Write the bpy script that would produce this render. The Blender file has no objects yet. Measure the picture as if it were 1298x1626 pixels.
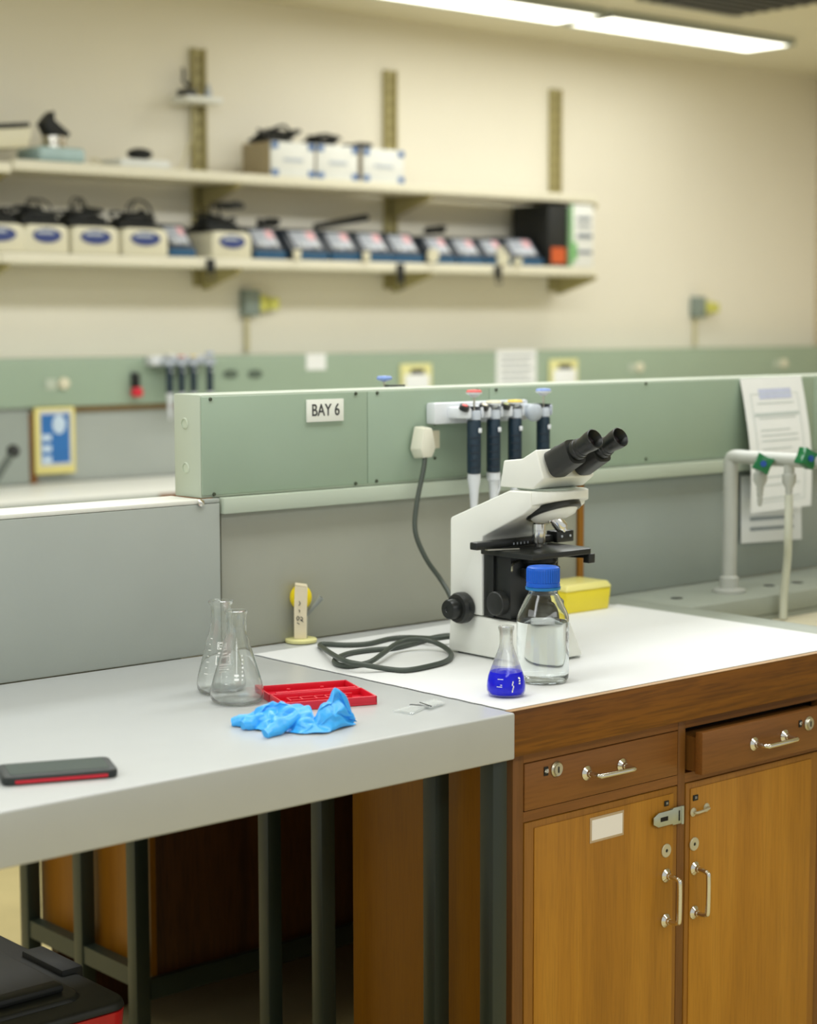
import bpy, bmesh, math, random
from mathutils import Vector, Matrix, noise
from math import radians, sin, cos, pi, atan2, sqrt
S = bpy.context.scene
COL = S.collection
random.seed(4)

# ------------------------------------------------------------------ camera (photograph: 1298 x 1626)
F, YAW, PITCH, ROLL = 2970.0, radians(41.04), radians(-5.733), radians(-0.141)
CAM = Vector((0, 0, 1.477))
fw = Vector((sin(YAW)*cos(PITCH), cos(YAW)*cos(PITCH), sin(PITCH)))
_r = Vector((cos(YAW), -sin(YAW), 0)); _u = _r.cross(fw)
rt = _r*cos(ROLL) + _u*sin(ROLL); up = -_r*sin(ROLL) + _u*cos(ROLL)
def at(px, py, ax, v):
    """point of the plane ax = v (ax in XYZ) that the photograph shows at px, py"""
    d = rt*(px-649)/F - up*(py-813)/F + fw
    i = 'XYZ'.index(ax)
    return CAM + d*((v-CAM[i])/d[i])
cam = bpy.data.cameras.new('camera'); co = bpy.data.objects.new('camera', cam); COL.objects.link(co)
co.matrix_world = Matrix(((rt.x, up.x, -fw.x, CAM.x), (rt.y, up.y, -fw.y, CAM.y), (rt.z, up.z, -fw.z, CAM.z), (0, 0, 0, 1)))
cam.sensor_fit = 'VERTICAL'; cam.sensor_height = 36; cam.sensor_width = 36*1298/1626
cam.lens = F/1626*36
cam.clip_start = 0.05; cam.clip_end = 60
cam.dof.use_dof = True; cam.dof.focus_distance = 3.0; cam.dof.aperture_fstop = 3.0
S.camera = co

# ------------------------------------------------------------------ materials
def lin(c):
    return tuple((x/255/12.92 if x/255 <= 0.04045 else ((x/255+0.055)/1.055)**2.4) for x in c) + (1,)
MATS = {}
def mat(name, c, rough=0.5, metal=0.0, var=0.0, scale=8.0, stretch=(1, 1, 1), bump=0.0, bscale=200.0, spec=0.5, **kw):
    if name in MATS: return MATS[name]
    m = bpy.data.materials.new(name); m.use_nodes = True
    nt = m.node_tree; b = nt.nodes['Principled BSDF']
    b.inputs['Base Color'].default_value = lin(c); b.inputs['Roughness'].default_value = rough
    b.inputs['Metallic'].default_value = metal; b.inputs['Specular IOR Level'].default_value = spec
    for k, v in kw.items():
        b.inputs[k.replace('_', ' ')].default_value = v
    tc = nt.nodes.new('ShaderNodeTexCoord')
    if var:
        mp = nt.nodes.new('ShaderNodeMapping'); mp.inputs['Scale'].default_value = stretch
        n = nt.nodes.new('ShaderNodeTexNoise'); n.inputs['Scale'].default_value = scale; n.inputs['Detail'].default_value = 5
        mx = nt.nodes.new('ShaderNodeMix'); mx.data_type = 'RGBA'
        mx.inputs[6].default_value = lin(tuple(max(0, x*(1-var)) for x in c)); mx.inputs[7].default_value = lin(tuple(min(255, x*(1+var)) for x in c))
        nt.links.new(tc.outputs['Object'], mp.inputs[0]); nt.links.new(mp.outputs[0], n.inputs['Vector'])
        nt.links.new(n.outputs['Fac'], mx.inputs[0]); nt.links.new(mx.outputs[2], b.inputs['Base Color'])
    if bump:
        n2 = nt.nodes.new('ShaderNodeTexNoise'); n2.inputs['Scale'].default_value = bscale
        bp = nt.nodes.new('ShaderNodeBump'); bp.inputs['Strength'].default_value = bump; bp.inputs['Distance'].default_value = 0.002
        nt.links.new(tc.outputs['Object'], n2.inputs['Vector']); nt.links.new(n2.outputs['Fac'], bp.inputs['Height']); nt.links.new(bp.outputs[0], b.inputs['Normal'])
    MATS[name] = m; return m
def wood(name, c1, c2, c3, along='Z', rough=0.45, streak=26.0, pores=0.35):
    m = bpy.data.materials.new(name); m.use_nodes = True; nt = m.node_tree; b = nt.nodes['Principled BSDF']
    tc = nt.nodes.new('ShaderNodeTexCoord'); mp = nt.nodes.new('ShaderNodeMapping')
    sc = [1.0, 1.0, 1.0]; sc['XYZ'.index(along)] = 0.05; mp.inputs['Scale'].default_value = sc
    n = nt.nodes.new('ShaderNodeTexNoise'); n.inputs['Scale'].default_value = streak; n.inputs['Detail'].default_value = 6; n.inputs['Roughness'].default_value = 0.55; n.inputs['Distortion'].default_value = 0.6
    cr = nt.nodes.new('ShaderNodeValToRGB'); e = cr.color_ramp.elements
    e[0].position = 0.3; e[0].color = lin(c1); e[1].position = 0.72; e[1].color = lin(c3); k = e.new(0.5); k.color = lin(c2)
    n2 = nt.nodes.new('ShaderNodeTexNoise'); n2.inputs['Scale'].default_value = 260; n2.inputs['Detail'].default_value = 3
    cr2 = nt.nodes.new('ShaderNodeValToRGB'); g = cr2.color_ramp.elements
    g[0].position = 0.36; g[0].color = (1-pores, 1-pores, 1-pores, 1); g[1].position = 0.55; g[1].color = (1, 1, 1, 1)
    mx = nt.nodes.new('ShaderNodeMix'); mx.data_type = 'RGBA'; mx.blend_type = 'MULTIPLY'; mx.inputs[0].default_value = 1
    L = nt.links.new
    L(tc.outputs['Object'], mp.inputs[0]); L(mp.outputs[0], n.inputs['Vector']); L(n.outputs['Fac'], cr.inputs[0])
    L(mp.outputs[0], n2.inputs['Vector']); L(n2.outputs['Fac'], cr2.inputs[0])
    L(cr.outputs[0], mx.inputs[6]); L(cr2.outputs[0], mx.inputs[7]); L(mx.outputs[2], b.inputs['Base Color'])
    b.inputs['Roughness'].default_value = rough; b.inputs['Specular IOR Level'].default_value = 0.35
    MATS[name] = m; return m
def glass(name, c=(255, 255, 255), ior=1.47, rough=0.0):
    return mat(name, c, rough, Transmission_Weight=1.0, IOR=ior)
def emit(name, c, s):
    m = bpy.data.materials.new(name); m.use_nodes = True; b = m.node_tree.nodes['Principled BSDF']
    b.inputs['Base Color'].default_value = lin(c); b.inputs['Emission Color'].default_value = lin(c); b.inputs['Emission Strength'].default_value = s
    return m

WALL = mat('cream_wall_paint', (234, 229, 213), 0.75, var=0.02, scale=1.5, bump=0.08, bscale=120)
CEIL = mat('ceiling_paint', (222, 217, 196), 0.8, var=0.015, scale=1.2)
FLOOR = mat('cream_vinyl_floor', (204, 190, 138), 0.22, var=0.05, scale=6)
GREYTOP = mat('grey_laminate', (188, 191, 190), 0.30, var=0.018, scale=14, bump=0.03, bscale=300)
GREYPAN = mat('grey_panel', (164, 170, 163), 0.42, var=0.03, scale=5, bump=0.04, bscale=250)
GREYPAN2 = mat('warm_grey_panel', (160, 161, 147), 0.42, var=0.03, scale=5, bump=0.04, bscale=250)
GREYPAN3 = mat('cool_grey_panel', (150, 158, 150), 0.42, var=0.03, scale=5)
GREEN = mat('sage_green_enamel', (153, 172, 151), 0.36, var=0.03, scale=4, bump=0.03, bscale=90)
GREENL = mat('pale_green_enamel', (182, 192, 174), 0.4, var=0.02, scale=4)
CAPW = mat('white_trim_laminate', (226, 226, 216), 0.45, var=0.02, scale=20)
WHITELAM = mat('white_laminate', (246, 246, 240), 0.4, var=0.01, scale=20)
PAPER = mat('white_paper', (222, 224, 223), 0.75, var=0.006, scale=6)
NOTE = mat('notice_paper', (236, 238, 236), 0.6, var=0.01, scale=30)
INK = mat('grey_print', (150, 158, 160), 0.7, var=0.05, scale=40)
INKD = mat('dark_ink', (52, 54, 54), 0.6, var=0.05, scale=40)
BLUEINK = mat('lilac_print', (196, 202, 226), 0.6, var=0.05, scale=60)
WDOOR = wood('teak_door_wood', (166, 113, 30), (182, 126, 36), (196, 140, 46), 'Z', 0.4, 16, 0.12)
WLIP = wood('door_lipping_wood', (146, 98, 30), (160, 108, 36), (172, 120, 44), 'Z', 0.4, 16, 0.12)
WFRAME = wood('brown_frame_wood', (112, 72, 30), (128, 84, 36), (138, 92, 42), 'Z', 0.42, 20, 0.12)
WDRAW = wood('brown_drawer_wood', (122, 78, 34), (136, 88, 40), (148, 98, 46), 'X', 0.4, 14, 0.12)
WEDGE = wood('worktop_edge_wood', (100, 58, 8), (130, 80, 14), (152, 98, 22), 'X', 0.5, 22, 0.3)
WBARE = mat('worn_edge_wood', (176, 142, 102), 0.6, var=0.12, scale=30, stretch=(0.3, 1, 1))
WSIDE = wood('cabinet_side_wood', (128, 80, 8), (142, 92, 12), (152, 100, 16), 'Z', 0.4, 10, 0.1)
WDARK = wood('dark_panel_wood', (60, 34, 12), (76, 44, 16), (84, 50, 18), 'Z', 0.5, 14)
BLACKGAP = mat('dark_recess', (20, 15, 10), 0.8, var=0.1)
STEEL = mat('green_grey_steel', (38, 47, 38), 0.38, var=0.06, scale=12)
CHROME = mat('chrome', (228, 226, 218), 0.12, 1.0, var=0.02, scale=50)
NICKEL = mat('brushed_nickel', (205, 202, 186), 0.3, 1.0, var=0.04, scale=80)
ZINC = mat('zinc_plate', (190, 196, 184), 0.42, 0.8, var=0.06, scale=60)
BRASSW = mat('worn_cream_plate', (205, 198, 168), 0.4, 0.3, var=0.05, scale=60)
GLASS = mat('clear_glass', (253, 255, 254), 0.0, Transmission_Weight=1.0, IOR=1.45, Alpha=0.88)
GLASSC = mat('thin_flask_glass', (253, 255, 254), 0.0, Transmission_Weight=1.0, IOR=1.45, Alpha=0.5)
GLASSB = mat('bottle_glass', (253, 255, 254), 0.0, Transmission_Weight=1.0, IOR=1.45)
WATER = glass('water', (252, 254, 255), 1.33)
BLUEL = mat('blue_solution', (22, 26, 255), 0.04, Transmission_Weight=0.1, IOR=1.34)
SLIDEG = mat('slide_glass', (240, 244, 242), 0.05, Alpha=0.3)
BLUECAP = mat('blue_polypropylene', (4, 92, 205), 0.34, var=0.03, scale=30)
BLUERING = mat('translucent_blue_ring', (40, 150, 220), 0.3, Transmission_Weight=0.4)
GLOVE = mat('blue_nitrile', (60, 172, 246), 0.36, var=0.03, scale=20, bump=0.25, bscale=110)
RED = mat('red_plastic', (214, 28, 52), 0.35, var=0.03, scale=20)
REDBAG = mat('red_liner_bag', (180, 30, 32), 0.35, var=0.15, scale=30)
SCOPE = mat('scope_white_enamel', (234, 236, 228), 0.36, var=0.012, scale=10, bump=0.02, bscale=900)
BLACK = mat('satin_black', (28, 31, 29), 0.34, var=0.08, scale=40)
BLACKP = mat('black_plastic', (38, 40, 38), 0.45, var=0.08, scale=40)
BLACKM = mat('matt_black', (20, 23, 21), 0.6, var=0.1, scale=30)
LENS = mat('eyepiece_lens', (40, 32, 36), 0.05, Coat_Weight=0.6)
CORD = mat('grey_green_cord', (66, 74, 66), 0.45, var=0.05, scale=30)
PLUGW = mat('cream_plug_plastic', (226, 224, 206), 0.4, var=0.02, scale=30)
CREAM = mat('cream_plastic', (222, 216, 190), 0.45, var=0.02, scale=30)
CREAMY = mat('yellow_cream_plastic', (226, 222, 156), 0.45, var=0.03, scale=30)
YELLOW = mat('yellow_plastic', (250, 222, 16), 0.35, var=0.03, scale=20)
YELLOWT = mat('yellow_box_plastic', (246, 226, 54), 0.35, var=0.02, scale=10, Transmission_Weight=0.1)
CLEARLID = mat('frosted_clear_lid', (250, 242, 150), 0.25, Alpha=0.7)
TAPE = mat('masking_tape', (226, 214, 184), 0.6, var=0.04, scale=40)
TUBEP = mat('frosted_tube', (226, 224, 208), 0.3, Transmission_Weight=0.35, IOR=1.3)
GREYNOZ = mat('grey_nozzle', (140, 145, 140), 0.4, var=0.05, scale=50)
NAVY = mat('navy_pipette_plastic', (28, 50, 66), 0.4, var=0.06, scale=40)
PIPW = mat('white_pipette_plastic', (222, 226, 230), 0.35, var=0.02, scale=40)
PIPG = mat('silver_pipette_plastic', (188, 196, 206), 0.4, var=0.03, scale=40)
BTNR = mat('red_button', (224, 92, 86), 0.4, var=0.02); BTNC = mat('cream_button', (232, 226, 200), 0.4, var=0.02)
BTNY = mat('yellow_button', (240, 208, 84), 0.4, var=0.02); BTNB = mat('blue_button', (130, 158, 222), 0.4, var=0.02)
OLIVE = mat('olive_badge', (130, 136, 40), 0.4, var=0.02)
SIGNW = mat('white_sign', (234, 236, 226), 0.45, var=0.01)
TAPG = mat('grey_tap_enamel', (178, 180, 172), 0.4, var=0.03, scale=20)
TAPH = mat('green_tap_handle', (14, 104, 58), 0.18, var=0.06, scale=30)
TAPB = mat('blue_tap_badge', (20, 70, 150), 0.3, var=0.02)
HOSE = mat('milky_hose', (214, 216, 198), 0.35, Transmission_Weight=0.2)
SINK = mat('grey_green_sink', (150, 156, 144), 0.5, var=0.05, scale=10)
SINKB = mat('cream_sink_bottom', (214, 208, 182), 0.5, var=0.05, scale=10)
BRACK = mat('olive_shelf_metal', (166, 156, 106), 0.5, var=0.04, scale=20)
SHELF = mat('cream_shelf_board', (228, 224, 204), 0.5, var=0.02, scale=10)
NAVYD = mat('navy_console', (22, 34, 48), 0.4, var=0.08, scale=20)
TEAL = mat('teal_blue_base', (22, 82, 122), 0.4, var=0.05, scale=20)
FACE = mat('white_face_panel', (192, 196, 206), 0.4, var=0.04, scale=40)
PINK = mat('pink_print', (232, 176, 182), 0.5, var=0.05, scale=40)
GREYF = mat('grey_print_block', (120, 130, 142), 0.5, var=0.1, scale=60)
BALW = mat('balance_cream_plastic', (220, 216, 192), 0.4, var=0.02, scale=20)
BADGE = mat('navy_badge', (58, 72, 128), 0.35, var=0.05, scale=40)
BOXW = mat('white_carton', (230, 232, 228), 0.55, var=0.02, scale=20)
BOXS = mat('brown_carton_side', (168, 154, 124), 0.6, var=0.04, scale=20)
BLUEP = mat('blue_corner_print', (70, 112, 170), 0.5, var=0.04, scale=30)
TRAYT = mat('pale_teal_tray', (166, 192, 194), 0.25, var=0.08, scale=16)
ORANGE = mat('orange_label', (200, 88, 36), 0.5, var=0.05, scale=30)
GREENP = mat('green_print', (112, 178, 104), 0.5, var=0.05, scale=30)
POSTERB = mat('blue_poster_print', (40, 106, 172), 0.5, var=0.08, scale=20)
POSTERY = mat('pale_yellow_frame', (222, 210, 132), 0.5, var=0.04, scale=20)
GREYBOX = mat('grey_conduit_box', (132, 144, 136), 0.5, var=0.04, scale=20)
YGREEN = mat('yellow_green_plug', (206, 204, 104), 0.45, var=0.05, scale=40)
CREAMPIPE = mat('wall_coloured_conduit', (206, 198, 160), 0.6, var=0.03, scale=20)
PHONEC = mat('black_phone_rubber', (40, 46, 44), 0.5, var=0.05, scale=40)
SCREEN = mat('phone_screen', (70, 80, 76), 0.08, var=0.03, scale=8)
LIGHT = emit('fluorescent_diffuser', (255, 253, 240), 4.0)
WHITEMARK = mat('white_enamel_mark', (250, 250, 246), 0.5, var=0.01)

# ------------------------------------------------------------------ mesh builder
class MB:
    def __init__(s): s.bm = bmesh.new(); s.mi = 0
    def _take(s, before):
        for f in s.bm.faces:
            if f not in before: f.material_index = s.mi
    def face(s, pts):
        f = s.bm.faces.new([s.bm.verts.new(p) for p in pts]); f.material_index = s.mi; return f
    def prism(s, base, top, bevel=0.0, seg=2):
        """solid between two matching polygons of 3-D points"""
        n = len(base); a = [s.bm.verts.new(p) for p in base]; b = [s.bm.verts.new(p) for p in top]
        fs = [s.bm.faces.new(a[::-1]), s.bm.faces.new(b)]
        for i in range(n): fs.append(s.bm.faces.new((a[i], a[(i+1) % n], b[(i+1) % n], b[i])))
        bmesh.ops.recalc_face_normals(s.bm, faces=fs)
        for f in fs: f.material_index = s.mi
        if bevel:
            ed = list({e for f in fs for e in f.edges})
            r = bmesh.ops.bevel(s.bm, geom=ed, offset=bevel, segments=seg, affect='EDGES', profile=0.5)
            for f in r['faces']: f.material_index = s.mi
        return s
    def box(s, x0, x1, y0, y1, z0, z1, bevel=0.0, seg=2):
        return s.prism([(x0, y0, z0), (x1, y0, z0), (x1, y1, z0), (x0, y1, z0)], [(x0, y0, z1), (x1, y0, z1), (x1, y1, z1), (x0, y1, z1)], bevel, seg)
    def ext(s, poly, ax, a, b, bevel=0.0, seg=2):
        """extrude a 2-D polygon along an axis: X takes (y,z), Y takes (x,z), Z takes (x,y)"""
        f = {'X': lambda p, v: (v, p[0], p[1]), 'Y': lambda p, v: (p[0], v, p[1]), 'Z': lambda p, v: (p[0], p[1], v)}[ax]
        return s.prism([f(p, a) for p in poly], [f(p, b) for p in poly], bevel, seg)
    def rev(s, prof, c=(0, 0, 0), axis=(0, 0, 1), n=32, closed=False, ribs=None):
        """lathe a (radius, height) profile about an axis through c"""
        ax = Vector(axis).normalized(); t = Vector((0, 0, 1)) if abs(ax.z) < 0.9 else Vector((1, 0, 0))
        e1 = ax.cross(t).normalized(); e2 = ax.cross(e1); c = Vector(c); rings = []
        for r, h in prof:
            if r < 1e-6: rings.append([s.bm.verts.new(c+ax*h)])
            else:
                rings.append([s.bm.verts.new(c+ax*h+(e1*cos(2*pi*i/n)+e2*sin(2*pi*i/n))*(r*(1 if not ribs or i % 2 else 1-ribs))) for i in range(n)])
        fs = []
        pairs = list(zip(rings, rings[1:])) + ([(rings[-1], rings[0])] if closed else [])
        for A, B in pairs:
            for i in range(n):
                j = (i+1) % n
                q = [A[i % len(A)], A[j % len(A)], B[j % len(B)], B[i % len(B)]]
                q = list(dict.fromkeys(q))
                if len(q) > 2: fs.append(s.bm.faces.new(q))
        for R in ((rings[0], rings[-1]) if not closed else ()):
            if len(R) > 2: fs.append(s.bm.faces.new(R))
        bmesh.ops.recalc_face_normals(s.bm, faces=fs)
        for f in fs: f.material_index = s.mi
        return s
    def cyl(s, p0, p1, r0, r1=None, n=24, ribs=None):
        p0 = Vector(p0); p1 = Vector(p1); r1 = r0 if r1 is None else r1
        return s.rev([(r0, 0), (r1, (p1-p0).length)], p0, p1-p0, n, ribs=ribs)
    def tube(s, pts, r, n=10, sub=6, flat=1.0):
        P = [Vector(p) for p in pts]
        if sub > 1 and len(P) > 2:
            Q = []; E_ = [P[0]*2-P[1]] + P + [P[-1]*2-P[-2]]
            for i in range(1, len(E_)-2):
                a, b, c, d = E_[i-1:i+3]
                for k in range(sub):
                    t = k/sub
                    Q.append(0.5*((2*b)+(c-a)*t+(2*a-5*b+4*c-d)*t*t+(3*b-a-3*c+d)*t**3))
            Q.append(P[-1]); P = Q
        rad = r if callable(r) else (lambda t: r)
        T0 = (P[1]-P[0]).normalized(); N = T0.orthogonal().normalized(); rings = []
        for i, p in enumerate(P):
            T = (P[min(i+1, len(P)-1)]-P[max(i-1, 0)]).normalized()
            N = (N-T*N.dot(T)).normalized(); B = T.cross(N); q = rad(i/(len(P)-1))
            rings.append([s.bm.verts.new(p+(N*cos(2*pi*k/n)+B*sin(2*pi*k/n)*flat)*q) for k in range(n)])
        fs = [s.bm.faces.new(rings[0]), s.bm.faces.new(rings[-1])]
        for A, B in zip(rings, rings[1:]):
            for k in range(n): fs.append(s.bm.faces.new((A[k], A[(k+1) % n], B[(k+1) % n], B[k])))
        bmesh.ops.recalc_face_normals(s.bm, faces=fs)
        for f in fs: f.material_index = s.mi
        return s
    def ball(s, c, r, sc=(1, 1, 1), seg=20):
        g = bmesh.ops.create_uvsphere(s.bm, u_segments=seg, v_segments=seg//2, radius=r, matrix=Matrix.Translation(c) @ Matrix.Diagonal((*sc, 1)))
        for f in {f for v in g['verts'] for f in v.link_faces}: f.material_index = s.mi
        return s
    def use(s, i): s.mi = i; return s

WM = {}
def thing(name, label, cat, loc=(0, 0, 0), rz=0, group=None):
    o = bpy.data.objects.new(name, None); o.empty_display_size = 0.05; COL.objects.link(o)
    o.location = loc; o.rotation_euler = (0, 0, rz); o['label'] = label; o['category'] = cat
    if group: o['group'] = group
    WM[o.name] = Matrix.Translation(loc) @ Matrix.Rotation(rz, 4, 'Z')
    return o
def part(name, mb, m, parent=None, label=None, W=True, ang=38):
    """link a builder as one mesh; W: its points are world points and move into the parent's frame"""
    me = bpy.data.meshes.new(name); 
    if W and parent is not None: mb.bm.transform(WM[parent.name].inverted())
    mb.bm.to_mesh(me); mb.bm.free()
    for x in (m if isinstance(m, (list, tuple)) else [m]): me.materials.append(x)
    me.polygons.foreach_set('use_smooth', [True]*len(me.polygons)); me.set_sharp_from_angle(angle=radians(ang))
    o = bpy.data.objects.new(name, me); COL.objects.link(o)
    if parent is not None: o.parent = parent
    WM[o.name] = WM[parent.name] if parent is not None else Matrix()
    if label: o['label'] = label
    return o
def solo(name, mb, m, label, cat, group=None, loc=(0, 0, 0)):
    """a thing that is one mesh, its origin at loc"""
    mb.bm.transform(Matrix.Translation(Vector(loc)).inverted())
    o = part(name, mb, m); o.location = loc; WM[o.name] = Matrix.Translation(loc)
    o['label'] = label; o['category'] = cat
    if group: o['group'] = group
    return o
def struct(name, mb, m):
    o = part(name, mb, m); o['kind'] = 'structure'; return o
def copytree(root, loc, rz=0, label=None, group=None, scale=None):
    def cp(o, par):
        c = o.copy(); COL.objects.link(c)
        if par is not None: c.parent = par
        for ch in list(o.children): cp(ch, c)
        return c
    r = cp(root, None); r.location = loc; r.rotation_euler = (0, 0, rz)
    if label: r['label'] = label
    if group: r['group'] = group
    if scale: r.scale = scale
    return r
def text_mesh(body, size, M, name, m, parent, W=True, depth=0.0004, bold=0.0):
    cu = bpy.data.curves.new(name, 'FONT'); cu.body = body; cu.size = size; cu.align_x = 'CENTER'; cu.align_y = 'CENTER'; cu.extrude = depth; cu.offset = bold
    t = bpy.data.objects.new(name+'_curve', cu); COL.objects.link(t)
    dg = bpy.context.evaluated_depsgraph_get(); me = bpy.data.meshes.new_from_object(t.evaluated_get(dg))
    bpy.data.objects.remove(t); bpy.data.curves.remove(cu)
    me.transform(M if not W else WM[parent.name].inverted() @ M); me.materials.clear(); me.materials.append(m)
    o = bpy.data.objects.new(name, me); COL.objects.link(o); o.parent = parent; WM[o.name] = WM[parent.name]; return o
def front_M(p):
    """text lying on a surface that faces -Y"""
    return Matrix.Translation(p) @ Matrix.Rotation(pi/2, 4, 'X')

# ------------------------------------------------------------------ room
WY, WX, CZ = 6.2, 8.3, 2.775
struct('floor', MB().box(-2.5, WX+0.1, -2.5, WY+0.1, -0.1, 0.0), FLOOR)
struct('ceiling', MB().box(-2.5, WX+0.1, -2.5, WY+0.1, CZ, CZ+0.1), CEIL)
struct('wall_back', MB().box(-2.5, WX+0.1, WY, WY+0.1, 0, CZ), WALL)
struct('wall_right', MB().box(WX, WX+0.1, -2.5, WY, 0, CZ), mat('beige_wall_paint', (206, 192, 164), 0.75, var=0.03, scale=2))

# ceiling lights
def fixture(x0, x1, y0, y1, label):
    t = thing('ceiling_light', label, 'ceiling light', ((x0+x1)/2, (y0+y1)/2, CZ), 0, 'fluorescent ceiling lights')
    fr = MB(); e = 0.012; z0 = CZ-0.035
    fr.box(x0-e, x1+e, y0-e, y0, z0, CZ-0.001).box(x0-e, x1+e, y1, y1+e, z0, CZ-0.001).box(x0-e, x0, y0, y1, z0, CZ-0.001).box(x1, x1+e, y0, y1, z0, CZ-0.001)
    part('frame', fr, GREYPAN, t)
    part('diffuser', MB().box(x0, x1, y0, y1, CZ-0.03, CZ-0.012), LIGHT, t)
a = at(917, 31, 'Z', CZ-0.03); b = at(1229, 72.6, 'Z', CZ-0.03)
ly0, ly1 = 5.43, 5.69
fixture(a.x-1.22, a.x, ly0, ly1, 'fluorescent ceiling light cut off by the top edge of the photo, nearer the shelves')
fixture(a.x+0.07, a.x+0.07+1.2, ly0, ly1, 'fluorescent ceiling light seen whole, its far end near the right wall')
v = at(1180, -6, 'Z', CZ)
t = thing('ceiling_vent', 'dark slatted ceiling vent at the top edge right of the lights', 'vent', (v.x, v.y, CZ))
fr = MB(); fr.box(v.x-0.3, v.x+0.3, v.y-0.3, v.y+0.3, CZ-0.012, CZ-0.001); part('frame', fr, mat('vent_grey', (120, 122, 108), 0.6, var=0.03), t)
sl = MB()
for k in range(8): sl.box(v.x-0.27, v.x+0.27, v.y-0.26+k*0.068, v.y-0.225+k*0.068, CZ-0.022, CZ-0.0125)
part('slats', sl, BLACKP, t)

def lamp(name, loc, sx, sy, power, col=(1, 0.97, 0.9), rot=(0, 0, 0), spread=pi):
    d = bpy.data.lights.new(name, 'AREA'); d.shape = 'RECTANGLE'; d.size = sx; d.size_y = sy; d.energy = power; d.color = col; d.spread = spread
    o = bpy.data.objects.new(name, d); COL.objects.link(o); o.location = loc; o.rotation_euler = rot; return o
LC = (0.95, 0.98, 1.0)
lamp('ceiling_lamp_far', (5.9, 5.56, CZ-0.045), 2.4, 0.24, 6, LC)
lamp('wall_fill_light', (4.7, 3.9, CZ-0.045), 7.0, 0.5, 112, LC)  # unseen fill over the aisle, added to brighten the back wall
lamp('ceiling_lamp_bench', (1.6, 2.15, CZ-0.045), 5.0, 0.5, 49, LC)
lamp('ceiling_lamp_front', (1.4, -0.9, CZ-0.045), 5.0, 0.6, 58, LC)
lamp('ceiling_lamp_left', (-0.8, 2.9, CZ-0.045), 0.8, 2.5, 26, LC)
w = bpy.data.worlds.new('world'); S.world = w; w.use_nodes = True
w.node_tree.nodes['Background'].inputs[0].default_value = (0.95, 0.98, 0.97, 1); w.node_tree.nodes['Background'].inputs[1].default_value = 0.6

# ------------------------------------------------------------------ wall shelving
def upright(x, label, top=2.555):
    t = thing('shelf_upright', label, 'shelf upright', (x, WY, 1.63), 0, 'slotted shelving uprights')
    m = MB()
    for s in (-1, 1): m.box(x+s*0.026-0.004, x+s*0.026+0.004, WY-0.03, WY-0.001, 1.63, top)
    m.box(x-0.022, x+0.022, WY-0.016, WY-0.001, 1.63, top); part('channel', m, BRACK, t)
    d = MB()
    for k in range(17): d.box(x-0.004, x+0.004, WY-0.0185, WY-0.0165, 1.70+k*0.05, 1.725+k*0.05)
    part('slot_pattern', d, mat('olive_slot_shadow', (96, 88, 48), 0.7, var=0.05), t)
    for z, h in ((2.02, 0.085), (1.695, 0.08)):
        part('bracket', MB().ext([(5.925, z-0.001), (WY-0.031, z-0.001), (WY-0.031, z-h), (WY-0.055, z-h), (5.925, z-0.018)], 'X', x-0.009, x+0.009), BRACK, t)
upright(4.293, 'olive slotted wall upright with a small white ledge on it')
upright(5.285, 'olive slotted wall upright rising behind the white cartons')
upright(6.293, 'olive slotted wall upright nearest the free end of the shelves')
upright(3.29, 'olive slotted wall upright at the left photo edge behind the shelf joint', 2.2)
def shelf(x0, x1, z, label, h=0.036):
    m = MB().box(x0, x1, 5.9, WY-0.034, z-h, z, 0.003); solo('wall_shelf', m, SHELF, label, 'shelf', 'long wall shelves', ((x0+x1)/2, 6.05, z-h))
SU, SL = 2.055, 1.731
shelf(3.31, 6.27, SU, 'long cream upper wall shelf carrying cartons and trays')
shelf(2.7, 3.302, SU-0.012, 'end of a neighbouring cream upper shelf at left photo edge')
shelf(3.255, 6.27, SL, 'long cream lower wall shelf carrying balances and navy consoles')
shelf(2.7, 3.25, SL, 'end of a neighbouring cream lower shelf at left photo edge')

def fx(px, py, y): return at(px, py, 'Y', y).x
# --- cream balances on the lower shelf (local frame: origin at front centre of the base)
def round_rect(w, h, r, n=5, bottom=False):
    P = []
    cs = [(w/2-r, r, -pi/2), (w/2-r, h-r, 0), (-w/2+r, h-r, pi/2), (-w/2+r, r, pi)]
    for i, (cx, cy, a0) in enumerate(cs):
        if not bottom and i in (0, 3): P.append((w/2 if i == 0 else -w/2, 0)); continue
        for k in range(n+1): P.append((cx+r*cos(a0+pi/2*k/n), cy+r*sin(a0+pi/2*k/n)))
    return P
def loop_cable(c, rx, rz, r=0.006, tilt=0.2, n=10):
    return [(c[0]+rx*cos(2*pi*k/n), c[1]+0.02*sin(2*pi*k/n+1), c[2]+rz*sin(2*pi*k/n)) for k in range(n+1)]
bal = thing('bench_balance', '', 'balance', (0, 0, 0), 0, 'cream balances on the lower shelf')
part('housing', MB().ext(round_rect(0.215, 0.1, 0.03), 'Y', 0.0, 0.22, 0.004), BALW, bal, W=False)
bd = MB(); bd.ext([(0.07*cos(2*pi*k/24), 0.062+0.026*sin(2*pi*k/24)) for k in range(24)], 'Y', -0.004, -0.0005); bd = part('badge', bd, BADGE, bal, W=False)
bx_ = MB(); bx_.box(-0.05, 0.03, -0.0055, -0.0042, 0.068, 0.078); part('display', bx_, PIPG, bd, W=False)
part('pan', MB().box(-0.1, 0.09, 0.03, 0.19, 0.101, 0.118, 0.006), BLACKM, bal, W=False)
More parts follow.
